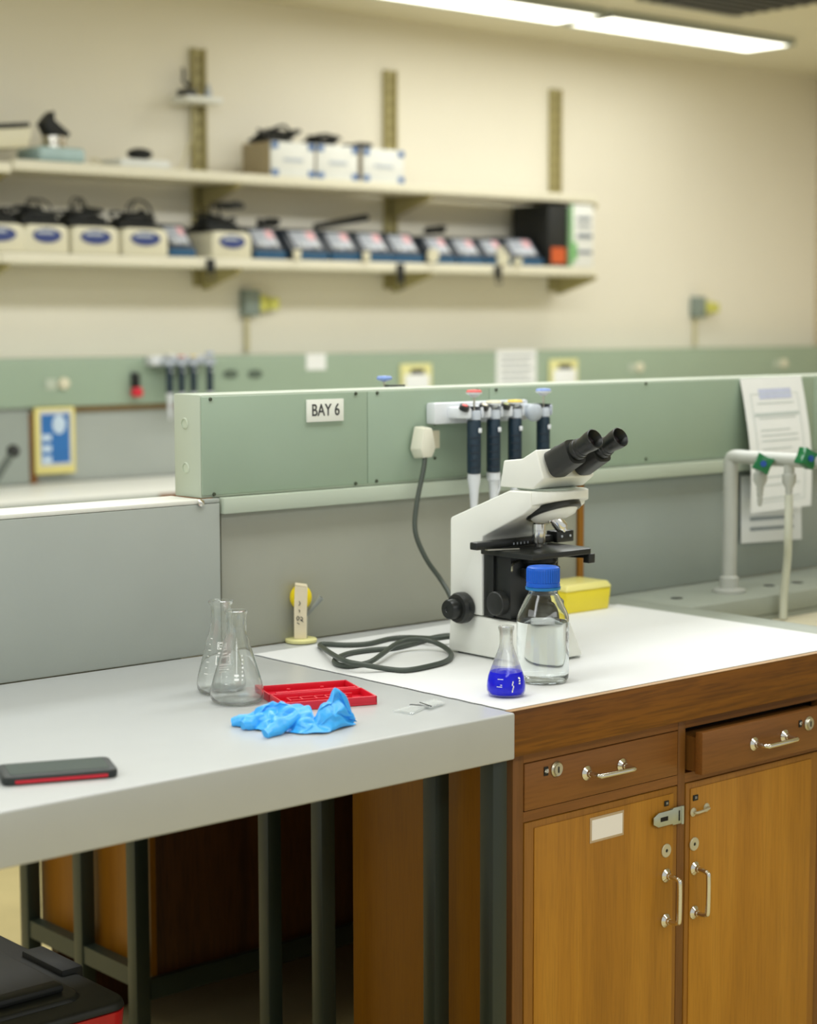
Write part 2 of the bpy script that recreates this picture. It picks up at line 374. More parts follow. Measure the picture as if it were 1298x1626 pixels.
def coil(seed):
    random.seed(seed); cb = MB(); d = lambda: random.uniform(-0.012, 0.012)
    cb.ext([(-0.1, 0.1185), (-0.075+d(), 0.134+d()*0.5), (-0.03, 0.146+d()*0.5), (0.01, 0.15+d()*0.6), (0.045+d(), 0.139), (0.085, 0.13+d()*0.4), (0.1, 0.1185)], 'Y', 0.05, 0.15, 0.008)
    for k in range(9):
        ph = random.random()*6; cx_ = random.uniform(-0.04, 0.04); zc_ = random.uniform(0.128, 0.16)
        cb.tube([(cx_+random.uniform(0.04, 0.085)*cos(2*pi*q/9+ph), 0.1+0.045*sin(2*pi*q/9+ph)+d(), zc_+random.uniform(-0.01, 0.018)) for q in range(9)], 0.005, 6, 3)
    for k in range(2): cb.tube(loop_cable((random.uniform(-0.03, 0.05), 0.09, 0.16), random.uniform(0.035, 0.075), random.uniform(0.035, 0.055)), 0.0036, 6, 3)
    return cb
part('coiled_cable', coil(21), BLACKM, bal, W=False)
coils = []
for sd in (33, 47, 58):
    me = bpy.data.meshes.new('coiled_cable'); cb = coil(sd); cb.bm.to_mesh(me); cb.bm.free(); me.materials.append(BLACKM); coils.append(me)
def recoil(o, k):
    for ch in o.children:
        if ch.name.startswith('coiled_cable'): ch.data = coils[k]
BY = 5.905
bals = [((-2, 36), 'leftmost cream balance on lower shelf, cut by the photo edge'), ((40, 110), 'cream balance with blue oval badge, second from the shelf left end'),
        ((115, 190), 'cream balance with blue oval badge, third from the left, cable in a ring'), ((195, 268), 'cream balance with blue oval badge beside the first navy console')]
for i, ((p0, p1), lb) in enumerate(bals):
    x0, x1 = fx(p0 if i else -41, 390, BY), fx(p1, 390, BY); loc = ((x0+x1)/2, BY+0.002, SL+0.001)
    sc = (0.985*(x1-x0)/0.215 if i else 1.0, 1, 1)
    if i == 0: bal.location = loc; bal['label'] = lb
    else: recoil(copytree(bal, loc, 0, lb, None, sc), i-1)
# the turned cream balance (px 318-405)
x0, x1 = fx(320, 395, BY+0.02), fx(403, 395, BY+0.02)
copytree(bal, ((x0+x1)/2+0.012, BY+0.008, SL+0.001), 0.06, 'cream balance with dark cables, standing between navy consoles', None, (0.9, 1, 1))

# --- navy consoles
con = thing('navy_console', '', 'console', (0, 0, 0), 0, 'navy consoles on the lower shelf')
part('housing', MB().ext([(0.02, 0.0), (0.008, 0.034), (0.085, 0.125), (0.2, 0.125), (0.2, 0.0)], 'X', -0.074, 0.074, 0.004), NAVYD, con, W=False)
part('base_lip', MB().box(-0.07, 0.07, -0.004, 0.018, 0.0, 0.03, 0.004), TEAL, con, W=False)
sv = Vector((0, 0.077, 0.091)).normalized(); nv = Vector((0, -0.091, 0.077)).normalized()
def slope(mb, x0, x1, a0, a1, d0, d1):
    o = Vector((0, 0.008, 0.034)); q = [Vector((x, 0, 0))+o+sv*a for x, a in ((x0, a0), (x1, a0), (x1, a1), (x0, a1))]
    return mb.prism([p+nv*d0 for p in q], [p+nv*d1 for p in q], 0.0)
fp = part('face_panel', slope(MB(), -0.046, 0.054, 0.016, 0.104, 0.0005, 0.004), FACE, con, W=False)
part('pink_label', slope(MB(), 0.018, 0.048, 0.06, 0.1, 0.0042, 0.0055), PINK, fp, W=False)
pr = MB()
for k in range(4): slope(pr, -0.042, 0.012-0.01*(k % 2), 0.04+0.018*k, 0.046+0.018*k, 0.0042, 0.0052)
part('printed_lines', pr, GREYF, fp, W=False)
for k in (-0.03, 0.03): part('knob', MB().cyl(Vector((k, 0.008, 0.034))+sv*0.022+nv*0.004, Vector((k, 0.008, 0.034))+sv*0.022+nv*0.016, 0.008, n=12), PIPW, con, W=False)
spans = [((268, 314), 'first navy console from the left, tucked between two cream balances', 0.0), ((404, 459), 'navy console standing right of the last cream balance', 0.0),
         ((463, 526), 'navy console below the dark rod, third console from the left', 0.0), ((525, 577), 'navy console with pink label, directly right of the rod end on the shelf', 0),
         ((575, 628), 'navy console with pink label, below the middle wall upright', 0), ((624, 677), 'navy console standing left of the white disc', 0),
         ((684, 728), 'navy console behind the white disc', 0), ((728, 774), 'navy console just right of the white disc', 0),
         ((772, 814), 'navy console partly hidden by small pale cups', 0), ((812, 868), 'rightmost navy console, in front of the black carton', 0)]
for i, ((p0, p1), lb, dz) in enumerate(spans):
    x0, x1 = fx(p0, 395, BY), fx(p1, 395, BY); sx = (x1-x0)/0.158
    loc = ((x0+x1)/2, BY+0.004+0.004*(i % 2), SL+0.001)
    if i == 0: con.location = loc; con['label'] = lb; con.scale = (sx, 1, 1)
    else: copytree(con, loc, 0, lb, None, (sx, 1, 1 if i not in (6, 7, 8) else 0.93))
# dark cable heaps on some consoles
def cable_heap(px, y, w, h, zb, label, seed):
    random.seed(seed); c = Vector((fx(px, 350, y), y, zb)); m = MB()
    for k in range(4):
        rx = w*random.uniform(0.35, 0.55); m.tube([(c.x+rx*cos(t*2*pi/9)+random.uniform(-.01, .01), c.y+0.028*sin(t*2*pi/9), c.z+0.008+h*(0.5+0.5*sin(t*2*pi/9+k))*random.uniform(.6, 1)) for t in range(10)], 0.0055, 6, 3)
    solo('cable_bundle', m, BLACKM, label, 'cable', 'dark cables lying on the shelves', (c.x, c.y, zb))
cable_heap(366, 5.955, 0.11, 0.022, SL+0.186, 'dark cable heaped on the balance between navy consoles', 2)
for px, sd, lb in ((425, 5, 'short dark cable on top of the console right of the last balance'), (690, 6, 'short dark cable on top of the console behind the white disc')):
    cable_heap(px, 6.03, 0.1, 0.03, SL+0.127, lb, sd)
r0 = at(500, 352, 'Y', 6.02); r1 = at(592, 336, 'Y', 6.02)
solo('dark_rod', MB().cyl((r0.x, 6.02, SL+0.14), (r1.x, 6.06, SL+0.19), 0.012, 0.016, 12), BLACKM, 'dark rod lying slanted across the tops of the navy consoles', 'rod', None, (r0.x, 6.02, SL+0.13))
# white disc, cups
d = at(688, 392, 'Y', 5.895)
solo('white_disc', MB().cyl((d.x, 5.902, SL+0.032), (d.x, 5.89, SL+0.031), 0.03, 0.03, 24), BALW, 'round white disc leaning on the navy consoles at the shelf edge', 'disc', None, (d.x, 5.896, SL+0.001))
for k, (px, py, rr, lb) in enumerate(((795, 380, 0.02, 'taller pale cup in front of the partly hidden console'), (803, 392, 0.018, 'middle pale cup of three by the rightmost console'), (822, 404, 0.024, 'low pale cup at the shelf edge by the rightmost console'))):
    p = at(px, py, 'Y', 5.897-0.0*k); h = (0.075, 0.05, 0.03)[k]; x = p.x+0.0; y = 5.9+(0.0, -0.0, 0.0)[k]
    solo('small_cup', MB().rev([(rr*0.8, 0), (rr, h), (rr*0.88, h), (rr*0.7, 0.004), (0, 0.004)], (x, 5.90-0.002+0.0, SL+0.001), n=16), BALW, lb, 'cup', 'pale cups on the lower shelf', (x, 5.898, SL+0.001))
# small beige blocks between consoles
for px, lb in ((470, 'small cream block between navy consoles, the left one'), (580, 'small cream block between navy consoles, below the middle upright')):
    x = fx(px, 400, 5.9); solo('cream_block', MB().box(x-0.016, x+0.016, 5.885, 5.902, SL+0.001, SL+0.04, 0.004), CREAM, lb, 'block', None, (x, 5.9, SL+0.001))
# black carton and white/green carton at the free end
x0, x1 = fx(868, 400, 5.93), fx(906, 400, 5.9)
bxo = thing('black_carton', 'tall black carton with orange label near the free end of lower shelf', 'carton', ((x0+x1)/2, 6.0, SL))
part('carton_body', MB().box(x0-0.005, x1-0.004, 5.912, 6.145, SL+0.001, SU-0.05, 0.003), BLACKM, bxo)
part('orange_label', MB().box(x0+0.012, x1-0.02, 5.9095, 5.9115, SL+0.015, SL+0.085), ORANGE, bxo)
x0, x1 = fx(907, 400, 5.9), fx(944, 400, 5.9)
bxo = thing('white_carton', 'tall white and green carton at the free end of lower shelf', 'carton', ((x0+x1)/2, 6.0, SL))
part('carton_body', MB().box(x0, x1, 5.905, 6.145, SL+0.001, SU-0.045, 0.003), BOXW, bxo)
g = MB(); g.box(x0+0.0, x0+0.014, 5.902, 5.9045, SL+0.002, SU-0.046); g.box(x0+0.014, x0+0.04, 5.902, 5.9045, SL+0.03, SL+0.11); g.box(x0-0.0025, x0-0.0005, 5.91, 6.0, SL+0.002, SU-0.06); part('green_print', g, GREENP, bxo)
g = MB()
for k, (q0, q1) in enumerate(((0.13, 0.15), (0.18, 0.19), (0.06, 0.075), (0.21, 0.225))): g.box(x0+0.045, x1-0.012-0.01*(k % 2), 5.902, 5.9045, SL+q0, SL+q1)
part('grey_print', g, GREYF, bxo)
# clips on the lower shelf edge
for px, py, lb in ((335, 411, 'black clip gripping the lower shelf edge at the left upright'), (637, 438, 'black clip hanging below the lower shelf at middle upright'), (792, 424, 'black clip gripping lower shelf edge below the pale cups')):
    x = fx(px, py, 5.89); z = SL-0.046 if px != 637 else SL-0.07
    m = MB(); m.box(x-0.018, x+0.018, 5.886, 5.8985, z-0.012, SL-0.006, 0.003); m.tube([(x-0.012, 5.889, z-0.01), (x-0.014, 5.887, z-0.035), (x+0.014, 5.887, z-0.035), (x+0.012, 5.889, z-0.01)], 0.003, 6, 3)
    solo('shelf_clip', m, BLACKM, lb, 'clip', 'black clips on lower shelf edge', (x, 5.89, z))

# --- upper shelf
def carton(p0, p1, ptop, label, first=False):
    x0, x1 = fx(p0, 260, 5.93), fx(p1, 260, 5.93); z0 = SU+0.001; z1 = at((p0+p1)/2, ptop, 'Y', 5.93).z
    t = thing('power_supply_box', label, 'box', ((x0+x1)/2, 6.0, z0), 0, 'white boxes with blue corners on the upper shelf')
    part('housing', MB().box(x0, x1, 5.936, 6.12, z0, z1, 0.004), BOXS, t)
    part('front_panel', MB().box(x0, x1, 5.926, 5.9355, z0, z1, 0.003), BOXW, t)
    c = MB(); e = 0.034
    for X in (x0, x1-e):
        for Z in (z0+0.001, z1-e*0.8): c.box(X+0.002, X+e-0.002, 5.9225, 5.9255, Z, Z+e*0.7)
    part('corner_pattern', c, BLUEP, t)
    g = MB(); g.box(x0+0.06, x1-0.06, 5.9235, 5.9255, (z0+z1)/2-0.01, (z0+z1)/2+0.004); part('faint_print', g, PIPG, t)
    return (x0+x1)/2, z1
cs = [carton(430, 499, 226, 'leftmost white box with blue corners on the upper shelf'), carton(503, 568, 231, 'middle white box with blue corners on the upper shelf'), carton(576, 641, 237, 'rightmost white box with blue corners on the upper shelf')]
def nest(x, y, z, w, h, label, seed):
    random.seed(seed); m = MB()
    for k in range(5):
        rx = w*random.uniform(0.3, 0.5); ph = random.random()*6
        m.tube([(x+rx*cos(t*2*pi/10+ph)+random.uniform(-.008, .008), y+0.05*sin(t*2*pi/10+ph*2), z+0.007+h*(0.5+0.5*sin(t*2*pi/10+k+ph))*random.uniform(.5, 1)) for t in range(11)], 0.0065, 6, 3)
    solo('cable_bundle', m, BLACKM, label, 'cable', 'dark cables lying on the shelves', (x, y, z))
nest(cs[0][0]-0.02, 6.02, cs[0][1]+0.001, 0.17, 0.06, 'black cable heaped on the leftmost white box', 11)
nest(cs[1][0]-0.01, 6.02, cs[1][1]+0.001, 0.12, 0.04, 'grey-black cable heaped on the middle white box', 12)
nest(cs[2][0]-0.05, 6.04, cs[2][1]+0.001, 0.08, 0.02, 'short dark cable on the rightmost white box', 13)
# left pile
x1 = fx(52, 240, 5.93)
t = thing('slanted_keyboard', 'cream slab with dark top, tilted at the left end of upper shelf', 'device', (x1-0.2, 6.0, SU))
p = [(x1-0.5, 0.0), (x1-0.02, 0.045), (x1, 0.115), (x1-0.5, 0.06)]
part('slab', MB().ext([(x, SU+0.002+z) for x, z in p], 'Y', 5.925, 6.1, 0.004), BALW, t)
part('dark_top', MB().ext([(x1-0.5, SU+0.064), (x1-0.004, SU+0.119), (x1-0.01, SU+0.135), (x1-0.5, SU+0.085)], 'Y', 5.93, 6.1, 0.003), BLACKP, t)
x0, x1 = fx(60, 250, 5.93), fx(134, 250, 5.93)
solo('teal_tray', MB().box(x0, x1, 5.915, 6.09, SU+0.001, SU+0.055, 0.016, 3), TRAYT, 'pale teal glossy box on the upper shelf left end', 'box', None, ((x0+x1)/2, 6.0, SU))
xm = fx(85, 215, 6.0)
t = thing('clamp_head', 'black pointed clamp on a shiny cylinder atop the teal box', 'clamp', (xm, 6.0, SU+0.056))
part('cylinder', MB().rev([(0.046, 0), (0.046, 0.015), (0.038, 0.018), (0.046, 0.022), (0.046, 0.04), (0, 0.04)], (xm, 6.0, SU+0.056), n=20), CHROME, t)
part('black_jaw', MB().ext([(xm-0.055, SU+0.14), (xm-0.035, SU+0.165), (xm-0.01, SU+0.188), (xm-0.008, SU+0.155), (xm+0.055, SU+0.11), (xm+0.045, SU+0.097), (xm-0.03, SU+0.097)], 'Y', 5.97, 6.03, 0.004), BLACKM, t)
x0, x1 = fx(192, 258, 5.93), fx(272, 258, 5.93)
solo('flat_white_case', MB().box(x0, x1, 5.93, 6.08, SU+0.001, SU+0.032, 0.008), BOXW, 'flat white case lying on the upper shelf left of the first upright', 'case', None, ((x0+x1)/2, 6.0, SU))
xm = fx(222, 245, 6.0)
solo('rounded_device', MB().ball((xm, 6.0, SU+0.0565), 0.052, (1.0, 0.8, 0.42)), BLACKM, 'small black rounded lump on the flat white case', 'device', None, (xm, 6.0, SU+0.033))
xm = fx(160, 262, 5.96)
solo('wire_scrap', MB().tube(loop_cable((xm, 5.99, SU+0.016), 0.03, 0.012), 0.0035, 6, 3), CREAMPIPE, 'thin pale wire coil on the upper shelf beside the teal box', 'wire', None, (xm, 5.99, SU))
# small ledge on the first upright
p = at(312, 160, 'Y', 6.12)
t = thing('small_ledge', 'small white ledge clamped to the first wall upright', 'ledge', (p.x, 6.14, p.z))
part('ledge_plate', MB().box(p.x-0.085, p.x+0.085, 6.06, 6.168, p.z-0.012, p.z+0.012, 0.004), BOXW, t)
solo('small_block', MB().box(p.x-0.075, p.x-0.02, 6.08, 6.15, p.z+0.0125, p.z+0.04, 0.008), BLACKP, 'small dark block standing on the white ledge', 'block', None, (p.x-0.05, 6.11, p.z+0.012))
solo('small_bottle', MB().rev([(0.014, 0), (0.014, 0.03), (0.006, 0.04), (0.006, 0.055), (0, 0.055)], (p.x+0.05, 6.11, p.z+0.0125), n=14), PIPG, 'tiny grey bottle standing on the white ledge', 'bottle', None, (p.x+0.05, 6.11, p.z+0.012))
q = at(300, 128, 'Y', 6.13)
solo('hanging_hook', MB().tube([(q.x-0.004, 6.166, q.z+0.05), (q.x-0.01, 6.15, q.z+0.03), (q.x-0.02, 6.14, q.z), (q.x, 6.13, q.z-0.02), (q.x+0.015, 6.14, q.z)], 0.006, 8, 4), BLACKP, 'small dark hook on the first upright above the white ledge', 'hook', None, (q.x, 6.15, q.z))
solo('hanging_wire', MB().tube([(p.x+0.01, 6.15, p.z-0.016), (p.x+0.0, 6.155, p.z-0.15), (p.x-0.02, 6.15, SU+0.12), (p.x-0.09, 6.1, SU+0.03), (p.x-0.16, 6.07, SU+0.006)], 0.0035, 6, 5), CREAMPIPE, 'thin pale wire hanging from the white ledge to the upper shelf', 'wire', None, (p.x, 6.1, SU))

# --- wall sockets with conduit
for px, lb, lb2 in ((399, 'grey wall socket with yellow-green plug below the shelves', 'a'), (1111, 'grey wall socket with yellow-green plug near the right wall', 'b')):
    p = at(px, 480 if px < 500 else 487, 'Y', WY-0.03)
    t = thing('wall_socket', lb, 'socket', (p.x, WY, p.z), 0, 'grey wall sockets on conduit')
    part('box', MB().box(p.x-0.04, p.x+0.032, WY-0.05, WY-0.001, p.z-0.055, p.z+0.05, 0.006), GREYBOX, t)
    m = MB(); m.box(p.x+0.034, p.x+0.075, WY-0.05, WY-0.006, p.z-0.035, p.z+0.03, 0.008); m.box(p.x+0.078, p.x+0.125, WY-0.06, WY-0.006, p.z-0.03, p.z+0.02, 0.008)
    part('plug', m, YGREEN, t)
    part('conduit', MB().cyl((p.x-0.01, WY-0.013, p.z-0.056), (p.x-0.01, WY-0.013, 1.37), 0.011, n=12), CREAMPIPE, t)

# ------------------------------------------------------------------ benches' service partitions
def partition(name, label, x0, x1, y, z0, zt, depth, far=False):
    return thing(name, label, 'bench partition', ((x0+x1)/2, y, z0))
ZT = 1.356
# far bench against the wall
FY = 6.03
t = thing('service_partition', 'far sage green service duct running along the cream wall', 'bench partition', (4.0, FY, 0.9))
part('duct', MB().box(1.2, WX-0.01, FY, WY-0.002, 1.178, ZT, 0.004), GREEN, t)
part('back_panel', MB().box(1.2, WX-0.01, FY+0.02, WY-0.003, 0.9, 1.1775), GREYPAN, t)
part('wood_strip', MB().box(at(52, 645, 'Y', FY).x, 4.9, FY+0.006, FY+0.0195, 1.158, 1.177), mat('brown_strip_wood', (112, 88, 44), 0.5, var=0.1, scale=20), t)
sx = at(54, 700, 'Y', FY+0.01).x
part('wood_post', MB().box(sx-0.02, sx+0.008, FY+0.004, FY+0.0195, 0.902, 1.157), WFRAME, t)
part('grey_end_panel', MB().box(1.2, sx-0.021, FY+0.008, FY+0.0195, 0.902, 1.157), GREYPAN3, t)
fb = thing('laboratory_bench', 'far white-topped bench along the cream wall', 'bench', (4.0, 5.7, 0))
part('worktop', MB().box(1.2, WX-0.02, 5.42, FY+0.003, 0.862, 0.899, 0.003), WHITELAM, fb)
part('front_edge', MB().box(1.2, WX-0.02, 5.4, 5.419, 0.84, 0.898, 0.002), GREYPAN, fb)
xb = at(228, 785, 'Z', 0.89).x
part('wood_edge', MB().box(xb, WX-0.02, 5.388, 5.3995, 0.835, 0.8985, 0.002), WEDGE, fb)
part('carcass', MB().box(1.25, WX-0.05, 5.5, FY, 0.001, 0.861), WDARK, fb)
# things on the far duct
def on_far(px0, py0, px1, py1, d=0.0): return at(px0, py0, 'Y', FY-d), at(px1, py1, 'Y', FY-d)
p, q = on_far(486, 562, 517, 587)
solo('paper_sign', MB().box(p.x, q.x, FY-0.004, FY-0.0005, q.z, p.z), NOTE, 'small white label on the far green duct, left of the cream outlets', 'label', None, (p.x, FY, q.z))
p, q = on_far(788, 557, 851, 612)
t = thing('paper_sign', 'white printed sheet fixed to the far green duct', 'notice', (p.x, FY, q.z))
part('sheet', MB().box(p.x, q.x, FY-0.004, FY-0.0008, q.z, p.z+0.003), NOTE, t)
m = MB()
for k in range(5): m.box(p.x+0.025, q.x-0.025-0.02*(k % 2), FY-0.0055, FY-0.0042, p.z-0.03-0.028*k, p.z-0.022-0.028*k)
part('printed_lines', m, INK, t)
for (a0, b0, a1, b1), lb in (((634, 578, 684, 618), 'cream double outlet on the far green duct, the left one'), ((871, 571, 916, 610), 'cream double outlet on the far green duct beside the printed sheet')):
    p, q = on_far(a0, b0, a1, b1)
    t = thing('power_outlet', lb, 'power outlet', (p.x, FY, q.z), 0, 'cream outlets on the far duct')
    part('frame', MB().box(p.x, q.x, FY-0.012, FY-0.0005, q.z, p.z, 0.006), CREAMY, t)
    part('plate', MB().box(p.x+0.02, q.x-0.02, FY-0.018, FY-0.0125, q.z, p.z-0.045, 0.003), NOTE, t)
    part('switch', MB().box(p.x+0.055, q.x-0.05, FY-0.018, FY-0.0125, p.z-0.042, p.z-0.022, 0.002), BLACKP, t)
for px, py, r, m_, lb in ((100, 609, 0.022, CREAM, 'pale round button on the far green duct above the poster'), (1015, 583, 0.022, CREAM, 'pale round button on the far green duct right of centre'), (1244, 577, 0.022, CREAM, 'pale round button on the far green duct by the right wall')):
    p = at(px, py, 'Y', FY); t = thing('round_button', lb, 'button', (p.x, FY, p.z), 0, 'pale buttons on the far duct')
    part('knob', MB().rev([(r, 0), (r, 0.012), (r*0.6, 0.02), (0, 0.02)], (p.x, FY-0.0005, p.z), (0, -1, 0), 20), m_, t)
    part('mount_plate', MB().box(p.x-0.075, p.x-0.027, FY-0.004, FY-0.0005, p.z-0.022, p.z+0.018, 0.001), GREENL, t)
for px, lb in ((366, 'left dark oval vent in the far green duct'), (405, 'right dark oval vent in the far green duct')):
    p = at(px, 594, 'Y', FY); solo('oval_vent', MB().ext([(p.x+0.036*cos(k*pi/10), p.z+0.018*sin(k*pi/10)) for k in range(20)], 'Y', FY-0.004, FY-0.0005), mat('vent_shadow', (84, 98, 84), 0.7, var=0.2, scale=60), lb, 'vent', 'oval vents in far duct', (p.x, FY, p.z))
p, q = on_far(205, 592, 218, 629)
t = thing('gas_lighter', 'black lighter with red end hanging on the far green duct', 'lighter', ((p.x+q.x)/2, FY, q.z)); xm = (p.x+q.x)/2
part('wall_mount', MB().box(xm-0.008, xm+0.008, FY-0.003, FY-0.0004, p.z-0.005, p.z+0.008), GREYBOX, t)
part('body', MB().box(xm-0.013, xm+0.013, FY-0.03, FY-0.0035, q.z+0.035, p.z, 0.004), BLACKM, t)
part('red_end', MB().rev([(0.02, 0), (0.024, 0.015), (0.018, 0.034), (0, 0.034)], (xm, FY-0.026, q.z), n=16), RED, t)
# poster in a pale frame
p, q = on_far(55, 648, 121, 752, 0.012)
t = thing('framed_poster', 'blue poster in a pale yellow frame leaning on the far back panel', 'poster', ((p.x+q.x)/2, FY, q.z))
y0 = FY-0.012
part('frame', MB().box(p.x, q.x, y0, y0+0.014, q.z+0.004, p.z, 0.004), POSTERY, t)
w_, h_ = q.x-p.x, p.z-q.z
part('mount', MB().box(p.x+0.02, q.x-0.018, y0-0.002, y0-0.0005, q.z+0.035, p.z-0.012), mat('pale_mount', (196, 200, 206), 0.5, var=0.02), t)
pp = part('print', MB().box(p.x+0.024, q.x-0.026, y0-0.0035, y0-0.0022, q.z+0.045, p.z-0.025), POSTERB, t)
m = MB()
for k in range(3): m.box(p.x+0.026, p.x+0.064, y0-0.0048, y0-0.0037, q.z+0.046+k*0.04, q.z+0.07+k*0.04)
m.ext([(p.x+w_*0.58+0.028*cos(k*pi/8), p.z-0.062+0.036*sin(k*pi/8)) for k in range(16)], 'Y', y0-0.0048, y0-0.0037)
part('pale_blocks', m, mat('pale_blue_print', (190, 208, 226), 0.5, var=0.15, scale=60), pp)
# lever at left edge
a = at(-12, 760, 'Y', 5.85); b = at(18, 722, 'Y', 5.85)
t = thing('bench_lever', 'dark grey arm with knob rising from the far bench, left photo edge', 'lever', (a.x, 5.85, 0.9))
part('arm', MB().cyl((a.x-0.02, 5.85, 0.9005), (b.x, 5.85, b.z), 0.016, 0.013, 14), mat('dark_grey_paint', (92, 100, 92), 0.5, var=0.04), t)
part('knob', MB().ball((b.x+0.008, 5.85, b.z+0.012), 0.024), BLACKP, t)

# near partition
NY, X0, XR = 2.69, 1.862, 4.0
t = thing('service_partition', 'near sage green service duct standing on the white bench', 'bench partition', (2.9, NY, 0.9))
part('duct', MB().box(X0, XR, NY+0.0015, 2.772, 1.1748, ZT, 0.0025), GREENL, t)
m = MB(); sx1, sx2 = at(583, 700, 'Y', NY).x, at(776, 690, 'Y', NY).x
xs = [X0+0.001, sx1, sx2, sx2+1.05, XR]
for i in range(4):
    part('front_panel', MB().box(xs[i]+0.0006, xs[i+1]-0.0006, NY-0.002, NY+0.001, 1.18, ZT-0.004, 0.0008), GREEN, t)
m = MB()
for px, py in ((334, 634), (340, 785), (565, 625), (599, 624), (565, 768), (598, 764), (758, 620), (788, 619), (1026, 609), (1026, 729)):
    p = at(px, py, 'Y', NY-0.002); m.cyl((p.x, NY-0.002, p.z), (p.x, NY-0.004, p.z), 0.0036, 0.003, 12)
part('screws', m, mat('dark_screw', (70, 78, 62), 0.5, 0.4, var=0.05), t)
part('ledge', MB().box(X0+0.037, XR, 2.674, NY+0.02, 1.146, 1.1745, 0.002), GREENL, t)
m = MB()
for px, py in ((294, 672.5), (296, 743)):
    p = at(px, py, 'X', X0); m.rev([(0.0105, 0), (0.0085, 0.0018), (0.0085, -0.0004), (0, -0.0004)], (X0-0.0005, p.y, p.z), (-1, 0, 0), 20)
part('end_holes', m, mat('pale_green_recess', (188, 198, 178), 0.5, var=0.03), t)
# lower back panels (the grey boards behind the benches)
wx = at(920, 830, 'Y', 2.697).x
part('back_panel', MB().box(X0+0.045, wx-0.009, 2.695, 2.71, 0.9, 1.1455, 0.001), GREYPAN2, t)
part('wood_post', MB().box(wx-0.008, wx+0.007, 2.690, 2.71, 0.9, 1.1455), WSIDE, t)
part('back_panel', MB().box(wx+0.008, XR, 2.695, 2.71, 0.9, 1.1455, 0.001), GREYPAN3, t)
part('core', MB().box(X0+0.045, XR, 2.7105, 2.83, 0.9, 1.1455), GREYPAN, t)

# BAY 6 sign
p = at(486.5, 634, 'Y', NY-0.004); q = at(545, 668, 'Y', NY-0.004)
t = thing('bay_sign', 'white sign reading BAY 6 on the near green duct', 'sign', ((p.x+q.x)/2, NY, q.z))
part('plate', MB().box(p.x, q.x, NY-0.0065, NY-0.0024, q.z, p.z-0.001, 0.0006), SIGNW, t)
text_mesh('BAY 6', 0.031, front_M(((p.x+q.x)/2, NY-0.0068, (p.z+q.z)/2-0.0005)) @ Matrix.Diagonal((0.82, 1, 1, 1)), 'lettering', INKD, t, bold=0.0002)

# grey splashback of the left bench with white cap
t = thing('splashback', 'grey panel with white cap behind the grey bench', 'panel', (1.0, 2.69, 0.9))
part('panel', MB().box(-0.6, 1.894, 2.68, 2.70, 0.9005, 1.166, 0.0015), GREYPAN, t)
part('cap', MB().box(-0.6, 1.858, 2.68, 2.775, 1.1665, 1.1745, 0.002), CAPW, t)
part('cap_end', MB().box(1.8585, 1.894, 2.68, 2.6885, 1.1665, 1.1745, 0.002), GREYPAN, t)
part('rear_board', MB().box(-0.6, 1.856, 2.7505, 2.77, 0.86, 1.166), GREYPAN, t)
p = at(319, 799, 'Y', 2.679); part('screw_cap', MB().rev([(0.0065, 0), (0.006, 0.003), (0.003, 0.0045), (0, 0.0045)], (p.x, 2.6795, p.z), (0, -1, 0), 20), CHROME, t)

# ------------------------------------------------------------------ grey bench (left)
t = thing('laboratory_bench', 'grey laminate bench in front, a phone and flasks on it', 'bench', (1.0, 2.3, 0))
part('worktop', MB().box(-0.6, 1.922, 1.966, 2.679, 0.829, 0.9, 0.0035, 3), GREYTOP, t)
def leg(y, x=1.8945, s=0.0295, z1=0.8285): return MB().box(x, x+s, y, y+s, 0.0, z1, 0.002)
for y in (1.985, 2.115, 2.40, 2.55): part('leg', leg(y), STEEL, t)
for y in (2.0, 2.6): part('leg', leg(y, -0.3), STEEL, t)
part('rail', MB().box(1.903, 1.928, 2.148, 2.399, 0.09, 0.115), STEEL, t)

# ------------------------------------------------------------------ wooden cabinet bench with white top
CX0, CX1, CF = 1.95, 2.9, 2.0
t = thing('laboratory_cabinet', 'brown wooden bench cabinet with two drawers and two doors', 'cabinet', (2.4, 2.2, 0))
part('worktop', MB().box(1.9245, 2.838, 1.992, 2.693, 0.829, 0.8985), GREYTOP, t)
part('front_edge', MB().box(1.9245, 2.836, 1.979, 1.9915, 0.828, 0.8985, 0.0015), WEDGE, t)
part('bare_strip', MB().box(1.9245, 2.838, 1.9785, 1.9905, 0.8987, 0.8995), WBARE, t)
m = MB()
m.box(CX0, CX0+0.018, 2.0185, 2.385, 0.1, 0.828); part('side_panel', m, WSIDE, t)
m = MB().box(CX0+0.0185, 2.836, 2.365, 2.384, 0.1, 0.828); part('rear_panel', m, WDARK, t)
part('base', MB().box(CX0+0.02, 2.836, 2.05, 2.36, 0.0, 0.1), BLACKGAP, t)
part('recess', MB().box(CX0+0.02, 2.836, 2.035, 2.05, 0.101, 0.827), BLACKGAP, t)
